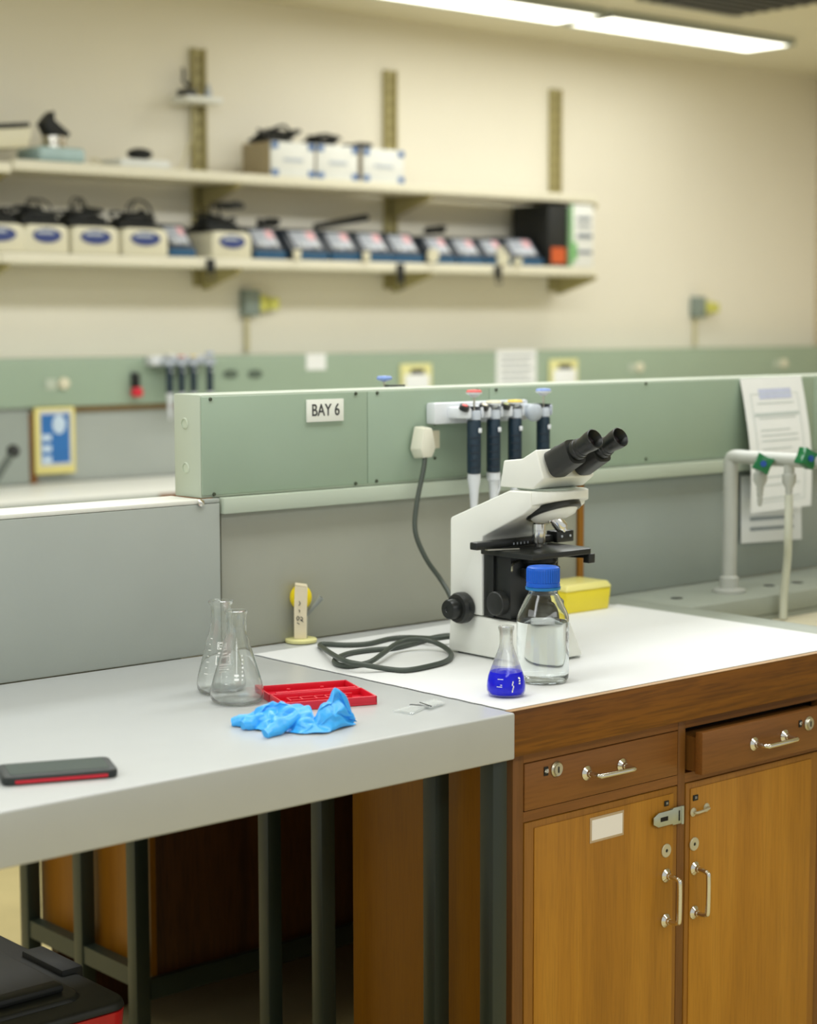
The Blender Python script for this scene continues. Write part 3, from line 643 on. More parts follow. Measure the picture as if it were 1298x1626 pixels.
# face frame: stiles and rails
d1x0, d1x1 = 1.974, 2.330; d2x0, d2x1 = 2.351, 2.712
m = MB()
m.box(CX0, d1x0-0.0012, CF, CF+0.018, 0.1, 0.828, 0.001); m.box(d1x1+0.0012, d2x0-0.0012, CF, CF+0.018, 0.1, 0.828, 0.001); m.box(d2x1+0.0012, d2x1+0.03, CF, CF+0.018, 0.1, 0.828, 0.001)
m.box(d2x1+0.0305, 2.836, CF, CF+0.018, 0.1, 0.828, 0.001)
part('stiles', m, WFRAME, t)
m = MB()
for a_, b_ in ((d1x0-0.001, d1x1+0.001), (d2x0-0.001, d2x1+0.001)):
    m.box(a_, b_, CF+0.0005, CF+0.018, 0.809, 0.828); m.box(a_, b_, CF+0.0005, CF+0.018, 0.7165, 0.7325)
part('rails', m, WDRAW, t)
def bar_handle(a_, b_, y, parent, out=0.03, r=0.0042, rose=0.0115):
    """bow handle between roses at a_ and b_ (points on the face y)"""
    a_ = Vector((a_.x, y, a_.z)); b_ = Vector((b_.x, y, b_.z)); o = Vector((0, -out, 0)); d = (b_-a_).normalized()*0.01
    m = MB(); m.tube([a_+o*0.1, a_+o*0.62, a_+o*0.9+d*0.25, a_+o+d, b_+o-d, b_+o*0.9-d*0.25, b_+o*0.62, b_+o*0.1], r, 14, 5)
    h = part('handle', m, CHROME, parent)
    for p in (a_, b_): part('rose', MB().rev([(rose, 0.0002), (rose, 0.0015), (rose*0.75, 0.0035), (rose*0.5, 0.0055), (rose*0.42, 0.009), (0, 0.009)], p, (0, -1, 0), 28), CHROME, h)
    return h
def cam_lock(p, y, parent):
    m = MB().rev([(0.0125, 0.0002), (0.0125, 0.002), (0.0105, 0.004), (0.0092, 0.0035), (0.0086, 0.0055), (0, 0.0055)], (p.x, y, p.z), (0, -1, 0), 28)
    l = part('lock', m, NICKEL, parent); part('key_slot', MB().box(p.x-0.0012, p.x+0.0012, y-0.0062, y-0.0056, p.z-0.005, p.z+0.0045), INKD, l)
def tag(p, y, w_, h_, txt, parent):
    k = part('number_tag', MB().box(p.x-w_/2, p.x+w_/2, y-0.0016, y-0.0002, p.z-h_/2, p.z+h_/2, 0.0003), BLACKM, parent)
    text_mesh(txt, h_*0.62, front_M((p.x+w_*0.05, y-0.0018, p.z)), 'number', WHITEMARK, k, depth=0.0001)
# closed drawer
d = part('drawer', MB().box(d1x0+0.0005, d1x1-0.0005, CF-0.001, CF+0.03, 0.7335, 0.8075, 0.0014), WDRAW, t, 'closed wooden drawer front with bow handle')
y = CF-0.001
bar_handle(at(932, 1227.5, 'Y', y), at(988, 1215.5, 'Y', y), y, d); cam_lock(at(883.8, 1221, 'Y', y), y, d); tag(at(867, 1224.5, 'Y', y), y, 0.009, 0.014, '48', d)
# open drawer
oy = 1.966
d = part('drawer', MB().box(d2x0+0.002, d2x1+0.03, oy, oy+0.016, 0.7345, 0.8055, 0.0014), WDRAW, t, 'wooden drawer pulled slightly open')
part('drawer_box', MB().box(d2x0+0.006, d2x1-0.004, oy+0.0165, oy+0.067, 0.737, 0.795), WFRAME, d)
bar_handle(at(1197.8, 1181, 'Y', oy), at(1246, 1169, 'Y', oy), oy, d); cam_lock(at(1284.4, 1148.6, 'Y', oy), oy, d); tag(at(1271, 1149, 'Y', oy), oy, 0.008, 0.012, '47', d)
# doors
def door(x0, x1, hinge_left, lab):
    d = part('door', MB().box(x0+0.0005, x1-0.0005, CF-0.001, CF+0.016, 0.11, 0.715, 0.0014), WLIP, t, lab)
    a_, b_ = (x0+0.020, x1-0.012) if hinge_left else (x0+0.010, x1-0.022)
    part('door_panel', MB().box(a_, b_, CF-0.0032, CF-0.0012, 0.135, 0.705, 0.0008), WDOOR, d)
    return d
yp = CF-0.0033
d = door(d1x0, d1x1, True, 'left cabinet door with hasp and blank card'); 
bar_handle(at(1058, 1390, 'Y', yp), at(1057, 1461.5, 'Y', yp), yp, d)
def keyhole(p, parent):
    k = part('keyhole_plate', MB().rev([(0.0115, 0.0002), (0.0115, 0.0014), (0.0105, 0.0022), (0.003, 0.0022), (0.003, 0.0008), (0, 0.0008)], (p.x, yp, p.z), (0, -1, 0), 28), BRASSW, parent)
    part('key_slot', MB().cyl((p.x, yp-0.0009, p.z), (p.x, yp-0.0012, p.z), 0.0029, n=14), BLACKM, k)
keyhole(at(1058, 1350.5, 'Y', yp), d); tag(at(1058.5, 1275.5, 'Y', yp), yp, 0.0105, 0.009, '11', d)
p = at(936.8, 1299.4, 'Y', yp); q = at(990.3, 1325.4, 'Y', yp)
k = part('card_holder', MB().box(p.x, q.x, yp-0.001, yp-0.0001, q.z, p.z, 0.0003), mat('beige_card_frame', (196, 172, 140), 0.5, var=0.04), d)
part('card', MB().box(p.x+0.004, q.x-0.004, yp-0.0015, yp-0.0011, q.z+0.004, p.z-0.004), mat('white_card', (252, 248, 246), 0.5, var=0.01), k)
# hasp on left door, staple on right
p = at(1035, 1302, 'Y', yp); q = at(1083, 1293, 'Y', yp); zc = (p.z+q.z)/2; w_ = q.x-p.x
hp = part('hasp', MB().ext([(p.x, zc-0.006), (p.x+0.012, zc-0.012), (p.x+w_*0.62, zc-0.012), (p.x+w_*0.64, zc-0.0145), (q.x, zc-0.0145), (q.x, zc+0.0145), (p.x+w_*0.64, zc+0.0145), (p.x+w_*0.62, zc+0.012), (p.x+0.012, zc+0.012), (p.x, zc+0.006)], 'Y', yp-0.0058, yp-0.0035, 0.0006), ZINC, d)
m = MB(); m.box(p.x+0.016, p.x+0.034, yp-0.0064, yp-0.0059, zc-0.0035, zc+0.0035); m.box(q.x-0.014, q.x-0.0115, yp-0.0064, yp-0.0059, zc-0.009, zc+0.008); part('slot_pattern', m, BLACKGAP, hp)
m = MB(); m.cyl((q.x-0.004, yp-0.005, zc-0.016), (q.x-0.004, yp-0.005, zc+0.0145), 0.0028, n=12); m.box(p.x+w_*0.6, q.x, yp-0.0034, yp-0.0003, zc-0.013, zc+0.013); part('hinge_pin', m, ZINC, hp)
d = door(d2x0, d2x1, False, 'right cabinet door with staple')
bar_handle(at(1103.6, 1378.5, 'Y', yp), at(1102.4, 1448.7, 'Y', yp), yp, d); keyhole(at(1102.4, 1340, 'Y', yp), d); tag(at(1104.4, 1266.5, 'Y', yp), yp, 0.0125, 0.0095, '11', d)
p = at(1101, 1289.5, 'Y', yp); q = at(1122, 1282, 'Y', yp); m = MB()
for c in (p, q): m.rev([(0.0075, 0.0002), (0.0075, 0.0012), (0.003, 0.003), (0, 0.003)], (c.x, yp, c.z), (0, -1, 0), 20)
m.tube([(p.x, yp-0.001, p.z), (p.x+0.003, yp-0.008, p.z), (q.x-0.003, yp-0.008, q.z), (q.x, yp-0.001, q.z)], 0.0025, 10, 5); part('staple', m, BRASSW, d)

# rear bench behind the partition (its frame and cabinet show under the table)
RX = 1.9
t = thing('bench_stand', 'dark green steel frame of the rear bench, seen under the grey bench', 'bench stand', (RX, 3.2, 0))
for y in (2.985, 3.185, 3.4): part('leg', leg(y, RX, 0.032, 0.861), STEEL, t)
part('rail', MB().box(RX+0.003, RX+0.03, 3.0175, 3.1845, 0.2, 0.236), STEEL, t); part('rail', MB().box(RX+0.003, RX+0.03, 3.2175, 3.3995, 0.2, 0.236), STEEL, t)
part('rail', MB().box(RX+0.033, 3.6, 2.985, 2.9995, 0.172, 0.212), STEEL, t)
part('worktop', MB().box(RX, 3.9, 2.8305, 3.52, 0.862, 0.899), WHITELAM, t)
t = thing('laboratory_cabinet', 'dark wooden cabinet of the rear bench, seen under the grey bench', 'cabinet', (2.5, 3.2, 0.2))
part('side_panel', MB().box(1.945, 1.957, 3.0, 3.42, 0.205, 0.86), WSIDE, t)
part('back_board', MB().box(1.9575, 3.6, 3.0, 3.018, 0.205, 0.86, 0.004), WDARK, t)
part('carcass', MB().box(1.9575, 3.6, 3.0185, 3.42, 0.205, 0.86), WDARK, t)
part('light_blocker', MB().box(1.96, 3.6, 3.385, 3.41, 0.001, 0.2045), WDARK, t)  # added board that keeps aisle light off the floor under the cabinet

# white bench liner paper
m = MB(); random.seed(9)
L = [(1.9265+random.uniform(-0.0014, 0.0014), 1.989+(2.628-1.989)*k/34) for k in range(35)]
poly = [(2.8365, 1.9915)] + [(2.8365, 2.60)] + [(2.4, 2.645)] + L[::-1]
poly = [(1.9265, 1.9885)] and poly
m.ext(poly, 'Z', 0.8997, 0.9006)
solo('bench_liner', m, PAPER, 'white paper liner covering the wooden bench top under the microscope', 'paper', None, (2.4, 2.3, 0.9))
TOP = 0.9008

# ------------------------------------------------------------------ sink, tap, notices on the right
t = thing('laboratory_sink', 'grey sink unit with cream bottom right of the white paper', 'sink', (3.3, 2.35, 0.9))
m = MB(); sx0, sx1_, sy0, sy1 = 2.915, 3.9, 2.09, 2.47
m.box(2.8395, sx0, 1.9925, 2.694, 0.86, 0.9, 0.002); m.box(sx0, 3.9, 1.9925, sy0, 0.86, 0.9, 0.002); m.box(sx0, 3.9, sy1, 2.694, 0.86, 0.9, 0.002)
part('surround', m, SINK, t)
m = MB(); m.box(sx0-0.012, sx0-0.001, sy0, sy1+0.01, 0.848, 0.859); m.box(sx0, 3.9, sy1+0.001, sy1+0.012, 0.848, 0.859); m.box(sx0, 3.9, sy0-0.012, sy0-0.001, 0.848, 0.859)
part('basin', m, SINK, t)
part('basin_bottom', MB().box(sx0-0.01, 3.9, sy0-0.01, sy1+0.01, 0.835, 0.8475), SINKB, t)
part('cupboard_body', MB().box(2.8395, 3.9, 2.0, 2.69, 0.0, 0.8), WDOOR, t)
m = MB()
for px, py in ((1075, 950), (1222, 930), (1267, 925)):
    p = at(px, py, 'Z', 0.9); m.cyl((p.x, p.y, 0.8995), (p.x, p.y, 0.9008), 0.013, n=20)
part('plug_holes', m, BLACKP, t)
b = at(1158, 940, 'Z', 0.9)
t = thing('laboratory_tap', 'grey gooseneck lab tap with green star handles', 'tap', (b.x, b.y, 0.9))
zt = 1.19
part('post', MB().rev([(0.036, 0), (0.036, 0.006), (0.021, 0.009), (0.021, 0.032), (0.0155, 0.036), (0.0155, zt-0.9-0.01), (0, zt-0.9-0.01)], (b.x, b.y, 0.9003), n=24), TAPG, t)
part('arm', MB().tube([(b.x, b.y, zt-0.012), (b.x, b.y-0.001, zt-0.002), (b.x, b.y-0.012, zt+0.004), (b.x, b.y-0.06, zt+0.004), (b.x, b.y-0.16, zt+0.004), (b.x, b.y-0.34, zt+0.004)], 0.0145, 18, 4), TAPG, t)
def star_handle(c, ax, parent):
    ax = Vector(ax).normalized(); e1 = ax.cross(Vector((0, 0, 1))).normalized(); e2 = ax.cross(e1); m = MB()
    P = lambda d: [c+ax*d+(e1*cos(k*pi/4+0.35)+e2*sin(k*pi/4+0.35))*(0.026 if k % 2 == 0 else 0.0165) for k in range(8)]
    m.prism(P(0.0), P(0.026), 0.003)
    h = part('handle', m, TAPH, parent); part('badge', MB().cyl(c+ax*0.0262, c+ax*0.029, 0.0065, n=16), TAPB, h)
def outlet(py_, z0, parent):
    return part('nozzle', MB().rev([(0.011, 0), (0.011, -0.018), (0.0145, -0.02), (0.0145, -0.036), (0.007, -0.05), (0.0078, -0.056), (0.006, -0.06), (0.0072, -0.066), (0.005, -0.07), (0.0062, -0.076), (0.0035, -0.09), (0, -0.09)], (b.x, py_, z0), n=18), TAPG, parent)
o1 = at(1208, 745, 'X', b.x).y; o2 = at(1254, 745, 'X', b.x).y
c1 = at(1212, 736, 'X', b.x-0.02); c2 = at(1274, 727, 'X', b.x-0.02)
cd = Vector((-0.72, -0.62, 0.05))
part('valve', MB().cyl((b.x, o1, zt), (b.x-0.02, o1-0.01, zt), 0.01, n=16), TAPG, t); part('valve', MB().cyl((b.x, o2-0.02, zt), (b.x-0.0, o2-0.06, zt), 0.01, n=16), TAPG, t)
star_handle(Vector((b.x-0.02, c1.y, c1.z)), cd, t); star_handle(Vector((b.x-0.02, c2.y+0.0, c2.z)), (-0.2, -1, 0), t)
outlet(o1, zt-0.008, t); outlet(o2, zt-0.006, t)
h0 = Vector((b.x, o2, zt-0.068)); h1 = at(1244, 984, 'Z', 0.849)
solo('drain_hose', MB().tube([h0, h0+Vector((0, 0, -0.09)), h0.lerp(h1, 0.55)+Vector((0.006, 0, 0.01)), h1+Vector((0.002, 0, 0.06)), h1+Vector((0, 0, 0.002))], 0.0085, 14, 5), HOSE, 'milky hose hanging from the tap nozzle into the sink', 'hose', None, (h1.x, h1.y, 0.849))

def sheet(corners, curl, n=10):
    """thin curved paper: corners TL TR BR BL, curl(s, t) pushes it towards the room"""
    TL, TR, BR, BL = [Vector(c) for c in corners]; m = MB(); g = []
    for j in range(n+1):
        row = []
        for i in range(n+1):
            s_, t_ = i/n, j/n; p = TL.lerp(TR, s_).lerp(BL.lerp(BR, s_), t_); row.append(p+Vector((0, -curl(s_, t_), 0)))
        g.append(row)
    for back in (0, 1):
        o = Vector((0, 0.0006*back, 0)); V = [[m.bm.verts.new(p+o) for p in r] for r in g]
        for j in range(n):
            for i in range(n):
                f = (V[j][i], V[j+1][i], V[j+1][i+1], V[j][i+1]); m.bm.faces.new(f if not back else f[::-1])
    return m, g
def strips(g, rows, lo, hi, th, m=None, off=0.0008):
    m = m or MB(); n = len(g)-1
    def P(s_, t_):
        x, y_ = s_*n, t_*n; i, j = min(int(x), n-1), min(int(y_), n-1); a_ = g[j][i].lerp(g[j][i+1], x-i); b_ = g[j+1][i].lerp(g[j+1][i+1], x-i); return a_.lerp(b_, y_-j)+Vector((0, -off, 0))
    for k, t_ in enumerate(rows):
        h_ = hi-(0.12 if k % 3 == 2 else 0)
        for q in range(6):
            s0, s1 = lo+(h_-lo)*q/6, lo+(h_-lo)*(q+1)/6; m.face([P(s0, t_), P(s0, t_+th), P(s1, t_+th), P(s1, t_)])
    return m
y = 2.686
c = [at(1177, 756, 'Y', y), at(1272, 750, 'Y', y), at(1273, 856, 'Y', y), at(1177, 863, 'Y', y)]
t = thing('notice_sheet', 'lower white notice sheet, tucked behind the curling form by the tap', 'notice', c[3])
m, g = sheet(c, lambda s_, t_: 0.0+0.001*t_); part('sheet', m, NOTE, t)
part('printed_lines', strips(g, (0.62, 0.77), 0.14, 0.86, 0.055), INK, t)
y = 2.6865
c = [at(1175, 601, 'Y', y), at(1272, 597, 'Y', y), at(1283, 802, 'Y', y-0.04), at(1187, 815, 'Y', y-0.04)]
t = thing('notice_sheet', 'curling printed form hanging on the near green duct behind the tap', 'notice', (c[3].x, y, c[3].z))
m, g = sheet(c, lambda s_, t_: 0.03*sin(pi*t_)*0.5+0.012*max(0, t_-0.3)+0.001, 14); part('sheet', m, NOTE, t)
m = strips(g, (0.19, 0.30, 0.39, 0.43, 0.47, 0.53, 0.62, 0.66, 0.74, 0.80, 0.9), 0.2, 0.8, 0.007)
strips(g, (0.265,), 0.14, 0.86, 0.022, m); strips(g, (0.12, 0.93), 0.12, 0.88, 0.004, m)
for s_ in (0.115, 0.875):
    for q in range(14): strips(g, (0.12+q*0.058,), s_, s_+0.009, 0.058, m)
part('printed_lines', m, mat('pale_print', (190, 200, 196), 0.7, var=0.03), t)
part('heading', strips(g, (0.085,), 0.25, 0.78, 0.075), BLUEINK, t)

# ------------------------------------------------------------------ plug and cord
p = at(694, 698, 'Y', NY-0.006)
t = thing('power_socket', 'cream socket plate behind the white plug on the near green duct', 'socket', (p.x, NY, p.z))
part('plate', MB().box(p.x-0.03, p.x+0.007, NY-0.008, NY-0.0023, p.z-0.017, p.z+0.018, 0.002), CREAM, t)
part('screws', MB().cyl((p.x-0.002, NY-0.0023, p.z+0.03), (p.x-0.002, NY-0.0035, p.z+0.03), 0.0032, n=10).cyl((p.x-0.002, NY-0.0023, p.z-0.036), (p.x-0.002, NY-0.0035, p.z-0.036), 0.0032, n=10), MATS['dark_screw'], t)
c = at(676.5, 703, 'Y', 2.66)
t = thing('power_lead', 'grey power cord with white plug, looped beside the microscope', 'power cord', (2.1, 2.45, TOP))
hx = [(-0.0115, 0.031), (0.0115, 0.031), (0.0225, -0.012), (0.0125, -0.031), (-0.0125, -0.031), (-0.0225, -0.012)]
part('plug', MB().prism([(c.x+x, NY-0.0085, c.z+z) for x, z in hx], [(c.x+x*0.86, 2.652, c.z+z*0.9) for x, z in hx], 0.003), PLUGW, t, 'white hexagonal plug')
Z = TOP+0.0048
def G(px, py, dz=0.0): return at(px, py, 'Z', Z+dz)
drop = [Vector((c.x-0.002, 2.66, c.z-0.024)), at(673, 745, 'Y', 2.655), at(662, 800, 'Y', 2.65), at(660, 845, 'Y', 2.64), at(677, 887, 'Y', 2.62), at(700, 920, 'Y', 2.60), at(716, 948, 'Y', 2.57), at(728, 985, 'Y', 2.54), Vector((2.335, 2.5, Z+0.02))]
lay = [Vector((2.30, 2.48, Z)), G(716, 1009), G(690, 1012), G(660, 1020, 0.001), G(625, 1029), G(590, 1032), G(556, 1037), G(537, 1044), G(531, 1050), G(537, 1055), G(553, 1057.5), G(573, 1055), G(590, 1050, 0.004), G(608, 1038, 0.009), G(630, 1022, 0.013), G(655, 1015, 0.016), G(685, 1018, 0.012), G(708, 1029, 0.004), G(717, 1040), G(708, 1050), G(680, 1058), G(645, 1064), G(615, 1062), G(580, 1056, 0.008), G(550, 1050, 0.012), G(530, 1040, 0.009), G(515, 1030, 0.004), G(508, 1024.5), G(516, 1022.5), G(550, 1024), G(585, 1022), G(620, 1014), G(650, 1012, 0.002), G(690, 1013.5, 0.009), G(716, 1011, 0.009), Vector((2.27, 2.45, Z+0.012))]
m = MB(); m.tube(drop, 0.0047, 12, 6); m.tube(lay, 0.0045, 12, 6); part('cord', m, CORD, t)

# ------------------------------------------------------------------ microscope (faces -Y)
MX0, MX1, MC = 2.2, 2.332, 2.267
t = thing('microscope', 'white binocular microscope with black eyepieces on white paper', 'microscope', (MC, 2.31, TOP))
z0 = TOP+0.0035
m = MB()
bot = [(2.196, 2.417, z0), (2.196, 2.232, z0), (2.206, 2.218, z0), (2.33, 2.218, z0), (2.342, 2.232, z0), (2.342, 2.417, z0)]
top = [(2.2005, 2.417, 0.973), (2.2025, 2.262, 0.970), (2.222, 2.234, 0.969), (2.312, 2.234, 0.969), (2.33, 2.262, 0.970), (2.3315, 2.417, 0.973)]
m.prism(bot, top, 0.004, 3); part('base', m, SCOPE, t)
m = MB()
for x, y in ((2.215, 2.25), (2.32, 2.25), (2.215, 2.4), (2.32, 2.4)): m.cyl((x, y, TOP), (x, y, z0+0.003), 0.008, n=14)
part('rubber_feet', m, BLACKM, t)
part('base_inlay', MB().box(2.212, 2.322, 2.262, 2.333, 0.9705, 0.9735, 0.001), BLACK, t)
# arm: profile in (y, z)
ap = [(2.4165, 0.974), (2.416, 1.137), (2.413, 1.1405), (2.268, 1.1965), (2.215, 1.1975), (2.215, 1.170), (2.232, 1.158), (2.246, 1.152), (2.333, 1.112), (2.3345, 1.108), (2.3345, 0.974)]
part('arm', MB().ext(ap, 'X', MX0, MX1, 0.003, 3), SCOPE, t)
# rounded front of the arm around the optical axis
m = MB(); hub = [(2.2665+0.066*cos(a_*pi/16), 2.226-0.05*sin(a_*pi/16)) for a_ in range(17)]
m.prism([(x, y, 1.171+max(0, 2.226-y)*0.28) for x, y in hub], [(x, y, 1.1970) for x, y in hub], 0.0015)
part('arm_front', m, SCOPE, t)
part('arm_ring', MB().cyl((2.267, 2.245, 1.1972), (2.267, 2.245, 1.2005), 0.05, n=40), mat('pale_ring', (190, 200, 186), 0.3, 0.3, var=0.02), t)
# turret: a disc tilted towards the user
tc_ = Vector((2.267, 2.229, 1.1625)); ta = Vector((0.0, -0.36, -0.93)).normalized()
m = MB().rev([(0.0475, -0.004), (0.0485, 0.0), (0.0485, 0.005), (0.046, 0.0075), (0, 0.0075)], tc_, ta, 44); np_ = part('nosepiece', m, BLACK, t)
part('turret', MB().rev([(0.041, 0.0076), (0.036, 0.014), (0.018, 0.019), (0, 0.019)], tc_, ta, 36), SCOPE, np_)
OBJM = mat('bright_objective_metal', (240, 240, 236), 0.2, 1.0, var=0.02, scale=60)
def objective(a_, l, r, name='objective'):
    d = Vector(a_[1]).normalized(); o = Vector(a_[0])
    m = MB().rev([(r*0.72, 0.0), (r*0.72, 0.004), (r, 0.006), (r, l*0.36), (r*0.93, l*0.37), (r*0.93, l*0.40), (r, l*0.41), (r, l*0.8), (r*0.8, l*0.88), (r*0.62, l*0.89), (r*0.5, l), (r*0.3, l), (r*0.25, l*0.97), (0, l*0.97)], o, d, 28)
    part(name, m, OBJM, t)
objective((at(856, 826, 'Y', 2.262), (0.0, 0.0, -1)), 0.046, 0.0115)
od = rt*0.62-up*0.78; oq = at(874, 814, 'X', 2.262)
objective((oq, od), 0.041, 0.0112)
part('thumb_screw', MB().cyl(at(866, 827, 'X', 2.258), at(874, 827, 'X', 2.25), 0.0016, n=10), CHROME, t)
# head
hp_ = [(2.298, 1.2008), (2.289, 1.246), (2.245, 1.251), (2.211, 1.2685), (2.193, 1.2195), (2.219, 1.2008)]
hd = part('head', MB().ext(hp_, 'X', 2.207, 2.331, 0.003, 3), SCOPE, t)
ed = Vector((0, -0.885, 0.465)).normalized(); eo = Vector((2.268, 2.208, 1.232))
part('hinge_disc', MB().rev([(0.025, -0.012), (0.025, 0.012), (0.023, 0.014), (0, 0.014)], eo+ed*0.004+Vector((-0.014, 0, 0.012)), ed, 40), BLACKP, hd)
en = Vector((1, 0, 0)).cross(ed).normalized()
for s in (-1, 1):
    o = eo+Vector((s*0.0305, 0, 0.004 if s > 0 else 0.004)); sh = []
    # sheath: rounded box section swept along the tube axis
    for d_, w_ in ((0.015, 0.0215), (0.066, 0.0195)):
        sh.append([o+ed*d_+Vector((1, 0, 0))*(w_*(abs(cos(k*pi/12))**0.55)*(1 if cos(k*pi/12) >= 0 else -1))+en*(w_*1.12*(abs(sin(k*pi/12))**0.55)*(1 if sin(k*pi/12) >= 0 else -1)) for k in range(24)])
    e = part('eyepiece_tube', MB().prism(sh[0], sh[1], 0.0), BLACKP, hd)
    m = MB().rev([(0.0165, 0.0662), (0.0165, 0.070), (0.0175, 0.0705), (0.0175, 0.077), (0.0162, 0.078), (0.0162, 0.0835), (0.0152, 0.084), (0.0148, 0.088), (0.0152, 0.094), (0.0168, 0.104), (0.0172, 0.108), (0.0172, 0.1165), (0.0158, 0.1175), (0.0150, 0.1165), (0.0135, 0.109), (0.0100, 0.1055), (0.0096, 0.1035), (0, 0.1035)], o, ed, 36)
    c_ = part('eyecup', m, BLACK, e); part('lens', MB().rev([(0.0094, 0.1036), (0.006, 0.1046), (0, 0.1050)], o, ed, 24), LENS, c_)
# stage
zs = 1.0935
sg = part('stage', MB().ext([(2.188, 2.198), (2.328, 2.198), (2.342, 2.212), (2.342, 2.325), (2.188, 2.325)], 'Z', zs-0.0095, zs, 0.0012), BLACK, t)
part('stage_hole', MB().cyl((MC-0.01, 2.27, zs+0.0001), (MC-0.01, 2.27, zs+0.0005), 0.014, n=24), BLACKM, sg)
m = MB(); m.box(2.150, 2.372, 2.294, 2.312, zs+0.002, zs+0.015, 0.002); m.box(2.335, 2.378, 2.286, 2.3125, zs+0.001, zs+0.0215, 0.002)
part('slide_holder', m, BLACK, sg)
m = MB()
for k in range(5): m.box(2.236+k*0.0085, 2.2385+k*0.0085, 2.2936, 2.2939, zs+0.005, zs+0.009)
for x in (2.347, 2.368): part('holder_screw', MB().cyl((x, 2.2858, zs+0.012), (x, 2.2848, zs+0.012), 0.0022, n=10), PIPG, sg)
part('scale_marks', m, PIPG, sg)
part('slide_clip', MB().prism([(2.166, 2.284, zs+0.0015), (2.168, 2.293, zs+0.0015), (2.222, 2.266, zs+0.0015), (2.220, 2.262, zs+0.0015)], [(2.166, 2.284, zs+0.0035), (2.168, 2.293, zs+0.0035), (2.222, 2.266, zs+0.0035), (2.220, 2.262, zs+0.0035)]), NICKEL, sg)
m = MB(); m.box(2.326, 2.341, 2.2, 2.214, zs-0.026, zs-0.01, 0.001); m.prism([(2.328, 2.215, zs-0.018), (2.34, 2.215, zs-0.018), (2.34, 2.32, zs-0.024), (2.328, 2.32, zs-0.024)], [(2.328, 2.215, zs-0.0098), (2.34, 2.215, zs-0.0098), (2.34, 2.32, zs-0.0098), (2.328, 2.32, zs-0.0098)])
part('stage_drive', m, BLACK, t)
part('condenser', MB().rev([(0.02, 0.0), (0.03, -0.003), (0.032, -0.012), (0.028, -0.016), (0.028, -0.02), (0.036, -0.022), (0.036, -0.036), (0.024, -0.042), (0, -0.042)], (MC, 2.262, zs-0.0102), n=36), BLACK, t)
part('condenser_lever', MB().tube([(2.236, 2.275, zs-0.020), (2.205, 2.262, zs-0.022), (2.196, 2.256, zs-0.034)], 0.002, 8, 4), NICKEL, t)
m = MB(); m.box(2.209, 2.325, 2.272, 2.334, 0.9738, 1.083, 0.002); m.box(2.204, 2.235, 2.31, 2.334, 0.974, 1.083, 0.001); part('focus_block', m, BLACK, t)
part('side_boss', MB().rev([(0.021, -0.002), (0.021, 0.014), (0.0195, 0.0155), (0.018, 0.0145), (0, 0.0145)], (2.2085, 2.296, 1.0), (-1, 0, 0), 36), BLACKP, t)
part('field_lens', MB().rev([(0.026, 0), (0.026, 0.03), (0.022, 0.034), (0.020, 0.032), (0, 0.032)], (MC+0.005, 2.243, 0.9737), n=30, ribs=0.0), BLACKP, t)
kz = at(734, 965, 'X', 2.19)
m = MB().rev([(0.024, 0.0003), (0.027, 0.004), (0.027, 0.018), (0.0245, 0.022), (0.0245, 0.023)], (MX0-0.0002, kz.y+0.001, kz.z), (-1, 0, 0), 48)
k = part('coarse_knob', m, BLACKP, t)
part('knob_grip', MB().rev([(0.0274, 0.006), (0.0274, 0.017)], (MX0-0.0002, kz.y+0.001, kz.z), (-1, 0, 0), 60, ribs=0.02), BLACK, k)
part('fine_knob', MB().rev([(0.017, 0.0232), (0.0175, 0.026), (0.0175, 0.040), (0.0155, 0.043), (0.006, 0.0435), (0.005, 0.042), (0, 0.042)], (MX0-0.0002, kz.y+0.001, kz.z), (-1, 0, 0), 40), BLACK, t)
m = MB().rev([(0.027, 0.0003), (0.027, 0.02), (0.0175, 0.024), (0.0175, 0.04), (0, 0.04)], (MX1+0.0002, kz.y+0.001, kz.z), (1, 0, 0), 40); part('coarse_knob', m, BLACKP, t)

# ------------------------------------------------------------------ glassware
def cone_flask(R, H, rn, rl, wall, neck):
    """outer + inner profile of a conical flask with a beaded lip"""
    zc = H*neck
    o = [(0, 0.0), (R*0.72, 0.0), (R*0.9, 0.002), (R*0.985, 0.008), (R, 0.0155), (R*0.975, 0.023), (R*0.93, 0.031)]
    n = 6
    for k in range(1, n+1): o.append((R*0.93+(rn*1.12-R*0.93)*k/n, 0.031+(zc-0.031)*k/n))
    o += [(rn*1.02, zc+0.006), (rn, zc+0.012), (rn, H-0.014), (rn*1.05, H-0.008), (rl, H-0.003), (rl, H)]
    i = [(rl-0.0022, H+0.0006), (rn-wall+0.001, H-0.006), (rn-wall, H-0.015), (rn-wall, zc+0.012), (rn*1.02-wall, zc+0.006)]
    for k in range(n, 0, -1): i.append((R*0.93+(rn*1.12-R*0.93)*k/n-wall, 0.031+(zc-0.031)*k/n))
    i += [(R*0.975-wall, 0.023), (R-wall-0.0005, 0.0155), (R*0.97-wall, 0.009), (R*0.86-wall, 0.0045), (R*0.6, 0.003), (0, 0.003)]
    return o+i
def cone_patch(mb, c, rf, a0, a1, h0, h1, off=0.0003, n=6):
    """a small mark lying on the outside of a lathe surface, a = angle, h = height"""
    for k in range(n):
        q = []
        for a_, h_ in ((a0+(a1-a0)*k/n, h0), (a0+(a1-a0)*(k+1)/n, h0), (a0+(a1-a0)*(k+1)/n, h1), (a0+(a1-a0)*k/n, h1)):
            r = rf(h_)+off; q.append((c[0]+r*cos(a_), c[1]+r*sin(a_), c[2]+h_))
        mb.face(q)
